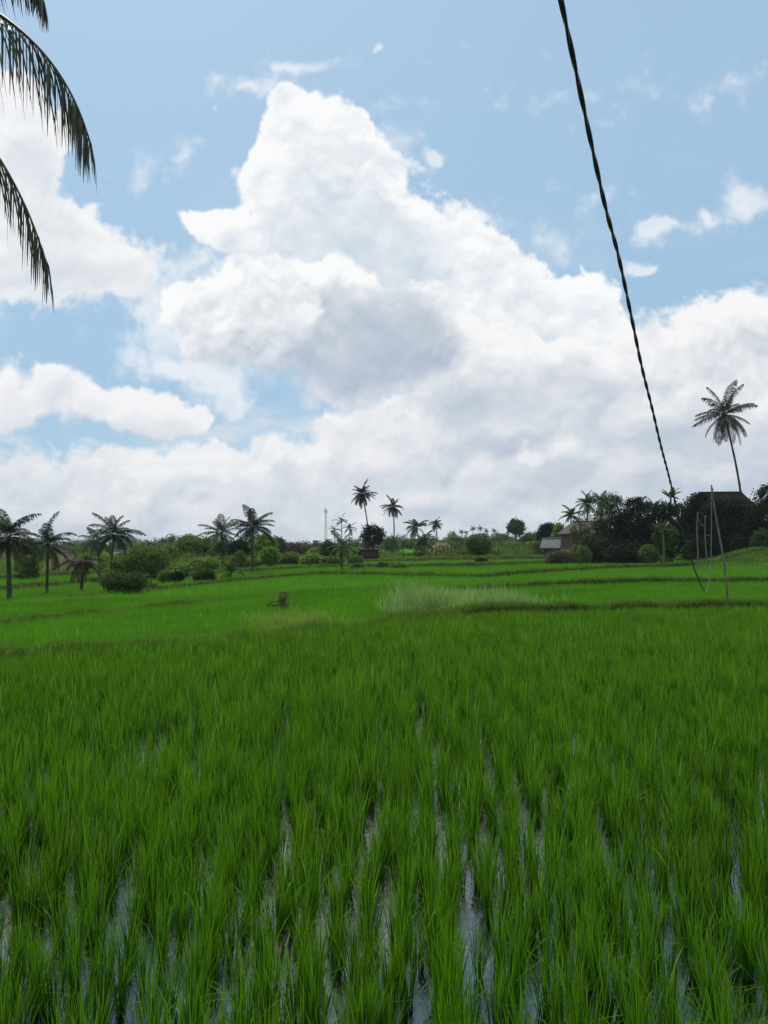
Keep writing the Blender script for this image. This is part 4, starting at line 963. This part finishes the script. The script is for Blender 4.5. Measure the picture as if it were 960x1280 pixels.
# single wire that loops from the end of the cable up to the pole top
PT = P(889.5, 610, 20.2); ENDC = cp[-1]
wp = [ENDC, P(882.5,739.5,19.2), P(886,730,19.5), P(888.5,700,19.8), P(889.3,660,20.0), PT]
w = resample(np.array(wp), .05); mb = MB(); ow = np.array(PT); mb.tube(w-ow, .011, 6)
o = mb.build('wire', wire_m, None, True, tuple(ow)); tag(o, 'thin grey wire looping up from the cable low end to the leaning pole', 'wire')
def pole(label, top, bot, r0, r1, seed, group=None):
    rg = np.random.default_rng(seed); top = np.array(top); bot = np.array(bot); L = np.linalg.norm(top-bot); n = max(6, int(L/.3))
    root = empty('bamboo_pole', tuple(bot)); tag(root, label, 'pole', group)
    s = np.linspace(0, 1, n*3); pt = (top-bot)*s[:, None]; pt[:, 0] += .02*L*np.sin(s*2.6+seed)*np.sin(s*np.pi)
    rr = r0+(r1-r0)*s; rr = rr*(1+.16*(np.arange(n*3) % 3 == 0)); mb = MB(); mb.tube(pt, rr, 8); mb.build('culm', bamboo_m, root, True)
    return root
x, y = at(909, 20.3); z = gz(x, y)
pr = pole('tall leaning bamboo pole standing on the near bund, wire at its top', tuple(P(889.3, 606, 20.2)), (x, y, z-.1), .030, .018, 1)
mb = MB(); tp = np.array(P(889.3, 606, 20.2))-np.array((x, y, z-.1)); d = tp/np.linalg.norm(tp)
for k in range(4): mb.tube([tp-d*(.10+.012*k)+[-.03, 0, 0], tp-d*(.10+.012*k)+[.03, .0, .0]], .008, 5)
mb.build('lashing', wire_m, pr)
D1 = 62.0
x, y = at(870.8, D1); z1 = gz(x, y); pole('short bamboo pole left of the pair of thin upright poles in the back field', tuple(P(872.2, 640, D1)), (x, y, z1-.1), .055, .042, 2, 'thin upright poles in the back field')
x2, y2 = at(883.2, D1+1); z2 = gz(x2, y2); q = pole('thinner bamboo pole with a crossbar, right of the pair of thin upright poles', tuple(P(881.6, 644, D1+1)), (x2, y2, z2-.1), .05, .036, 3, 'thin upright poles in the back field')
mb = MB(); a = np.array(P(881.9, 669, D1+1))-np.array((x2, y2, z2-.1)); b = np.array(P(889, 669.5, D1+1))-np.array((x2, y2, z2-.1)); mb.tube([a, (a+b)/2+[0, 0, .02], b], .035, 6); mb.build('crossbar', bamboo_m, q)
rp = resample(np.array([P(872.4, 645, D1), P(874.5, 652, D1+.3), P(878, 656.5, D1+.6), P(881.4, 656, D1+1)]), .1); mb = MB(); mb.tube(rp-rp[0], .025, 5)
tag(mb.build('rope', wire_m, None, True, tuple(rp[0])), 'slack rope strung between the two thin upright poles in the back field', 'rope')

# ------------------------------------------------------------------ buildings
def house(label, px, D, w, dp, wall_py, ridge_py, yaw, wm_, rm, name='house', cat='house', hip=.0, over=.35, door=None, wins=(), base=None, up=None, plinth=None):
    x, y = at(px, D); z = gz(x, y) if up is None else up; H = P(px, wall_py, D).z-z; RH = P(px, ridge_py, D).z-z
    root = empty(name, (x, y, z), yaw); tag(root, label, cat)
    mb = MB(); mb.box((0, 0, H/2-.15), (w, dp, H+.3))
    if hip < .3:       # gable triangles
        for sx in (-1, 1):
            X = sx*(w/2-.04); mb.add([[X-.04, -dp/2, H], [X-.04, dp/2, H], [X-.04, 0, RH-.12], [X+.04, -dp/2, H], [X+.04, dp/2, H], [X+.04, 0, RH-.12]], [[0, 1, 4, 3], [1, 2, 5, 4], [2, 0, 3, 5]], [[0, 2, 1], [3, 4, 5]])
    wl = mb.build('wall', wm_, root)
    if plinth:
        mb = MB(); mb.box((0, 0, H*.19), (w+.12, dp+.12, H*.40)); mb.build('plinth', plinth, root)
    W2, D2 = w/2+over, dp/2+over; rl = W2*(1-hip); e = H-over*(RH-H)/(dp/2); t = .09
    def shell(dz): return [[-W2, -D2, e+dz], [W2, -D2, e+dz], [W2, D2, e+dz], [-W2, D2, e+dz], [-rl, 0, RH+dz], [rl, 0, RH+dz]]
    mb = MB(); mb.add(shell(0)+shell(-t), [[0, 1, 5, 4], [2, 3, 4, 5], [7, 6, 10, 11], [9, 8, 11, 10], [0, 6, 7, 1], [1, 7, 8, 2], [2, 8, 9, 3], [3, 9, 6, 0]], [[1, 2, 5], [3, 0, 4], [8, 7, 11], [6, 9, 10]])
    rf = mb.build('roof', rm, root)
    rb = MB(); rb.tube([[-rl, 0, RH+.02], [0, 0, RH+.03], [rl, 0, RH+.02]], .09, 6); rb.build('ridge', rm, rf)
    if door is not None:
        mb = MB(); mb.box((door, -dp/2-.02, min(1.9, H*.8)/2), (.85, .06, min(1.9, H*.8))); mb.build('door', wood_m, root)
    for (wx, wz, ww, wh) in wins:
        mb = MB(); mb.box((wx, -dp/2-.015, wz), (ww, .05, wh)); wi = mb.build('window', dark_in_m, root)
        mb = MB()
        for s in (-1, 1): mb.box((wx+s*(ww/2+.03), -dp/2-.04, wz), (.07, .1, wh+.13)); mb.box((wx, -dp/2-.04, wz+s*(wh/2+.03)), (ww, .1, .07))
        mb.build('frame', white_m, wi)
    return root
house('brick house with a pale tiled roof half hidden by the feathery tree', 735, 86, 4.9, 4.2, 665, 652, R(6), brick_m, tile_m, hip=.35, door=.9, wins=((-1.45, 1.95, .7, .35), (.0, 1.7, .6, .6)), plinth=block_m, over=.3)
house('small shed with a light tin roof left of the brick house', 690, 92, 1.7, 1.5, 681, 673, R(-28), wood_m, tin_m, 'shed', 'shed', over=.35, door=0)
house('low building under a straw coloured thatched roof on the skyline', 552, 118, 3.6, 3.2, 688.5, 677, R(10), wood_m, thatch_m, 'hut', 'hut', hip=.75, over=.5, door=0)
house('little dark field hut under the dome shaped tree', 461, 88, 1.7, 1.5, 694.5, 688, R(15), wood_m, roof_m, 'hut', 'hut', over=.2, door=.2)
house('large building with a wide dark roof rising above the trees at right', 901, 92, 6.6, 6.0, 640, 615.5, R(-8), brick_m, roof_m, hip=.36, over=.6, door=-1, wins=((1.8, 1.8, .9, .9),))
house('hut with a drooping brown roof and white wall between the two leftmost trunks', 80, 68, 2.0, 2.0, 706, 690, R(12), white_m, thatch_m, 'hut', 'hut', hip=.5, over=.45, door=.3)
house('low building with a long grey roof behind the slender palm', 155, 84, 2.6, 2.4, 698, 689, R(-10), block_m, tin_m, 'building', 'building', over=.3, door=.5)
house('small building with a flat looking dark roof beside the stiff fronded palm', 268, 112, 2.4, 2.2, 700, 693, R(5), white_m, roof_m, 'building', 'building', over=.3, door=.2)
house('tiny white walled house between the pair of dark palms', 300, 118, 1.9, 1.8, 696, 691, R(-8), white_m, tin_m, over=.2, door=.3)
# grey concrete building by the mast
x, y = at(402, 150); z = gz(x, y); root = empty('building', (x, y, z), R(8)); tag(root, 'grey flat roofed concrete building below the telecom mast', 'building')
h = P(402, 680, 150).z-z; mb = MB(); mb.box((0, 0, h/2-.2), (3.6, 3.2, h+.4)); mb.box((-1.2, -.6, h+.35), (1.0, 1.4, .7)); mb.build('wall', block_m, root)
mb = MB(); mb.box((0, 0, h+.07), (4.2, 3.8, .14)); mb.build('roof', tin_m, root)
for wx in (-1.1, .1, 1.2):
    mb = MB(); mb.box((wx, -1.62, h*.62), (.6, .06, .6)); mb.build('window', dark_in_m, root)
# telecom mast
x, y = at(407, 480); z = gz(x, y); Ht = P(407, 634, 480).z-z; root = empty('telecom_mast', (x, y, z)); tag(root, 'pale lattice telecom mast far away, thicker near its top', 'mast')
mb = MB(); nb = 14
for k in range(3):
    a = k*2.094; mb.tube([[math.cos(a)*1.0, math.sin(a)*1.0, -.5], [math.cos(a)*.42, math.sin(a)*.42, Ht*.97]], [.13, .10], 5)
for i in range(nb):
    f0, f1 = i/nb, (i+1)/nb; r0, r1 = 1-.58*f0, 1-.58*f1
    for k in range(3):
        a, b = k*2.094, (k+1)*2.094; p0 = [math.cos(a)*r0, math.sin(a)*r0, Ht*.97*f0]; p1 = [math.cos(b)*r1, math.sin(b)*r1, Ht*.97*f1]; p2 = [math.cos(b)*r0, math.sin(b)*r0, Ht*.97*f0]
        mb.tube([p0, p1], .06, 4); mb.tube([p0, p2], .06, 4)
mb.build('lattice', steel_m, root)
for k in range(3):
    a = k*2.094+.5; mb = MB(); mb.box((math.cos(a)*.95, math.sin(a)*.95, Ht*.90), (.35, .35, 2.2), a); mb.build('antenna', white_m, root)
mb = MB(); mb.tube([[0, 0, Ht*.95], [0, 0, Ht*1.02]], .07, 5); mb.build('spike', steel_m, root)
# bare sticks lying in the pale grass
x, y = at(351, 24.6); z = gz(x, y); mb = MB(); rgq = np.random.default_rng(9)
for k in range(7):
    a = rgq.uniform(-.5, .7); L = rgq.uniform(.2, .42); c = np.array([rgq.normal(0, .15), rgq.normal(0, .1), .12+rgq.uniform(0, .15)]); d = np.array([math.cos(a), .3*math.sin(a*3), math.sin(a)*.5])*L/2
    mb.tube([c-d, c+[0, 0, .02], c+d], [.022, .018, .01], 5)
o = mb.build('brushwood', dead_m, None, True, (x, y, z+.15)); tag(o, 'small heap of brown sticks on the pale grass strip in the left paddy', 'brushwood')
# ------------------------------------------------------------------ the air
mb = MB(); mb.box((0, 250, 13.5), (3100, 2600, 31)); hm_ = bpy.data.materials.new('haze'); hm_.use_nodes = True; hm_.node_tree.nodes.clear(); N = NT(hm_.node_tree)
pv = N.n('ShaderNodeVolumePrincipled'); pv.inputs['Color'].default_value = (.80, .88, .95, 1); pv.inputs['Density'].default_value = HAZE = .00022
o_ = N.n('ShaderNodeOutputMaterial'); N.link(pv.outputs[0], o_.inputs['Volume'])
tag(mb.build('haze', hm_), kind='stuff')
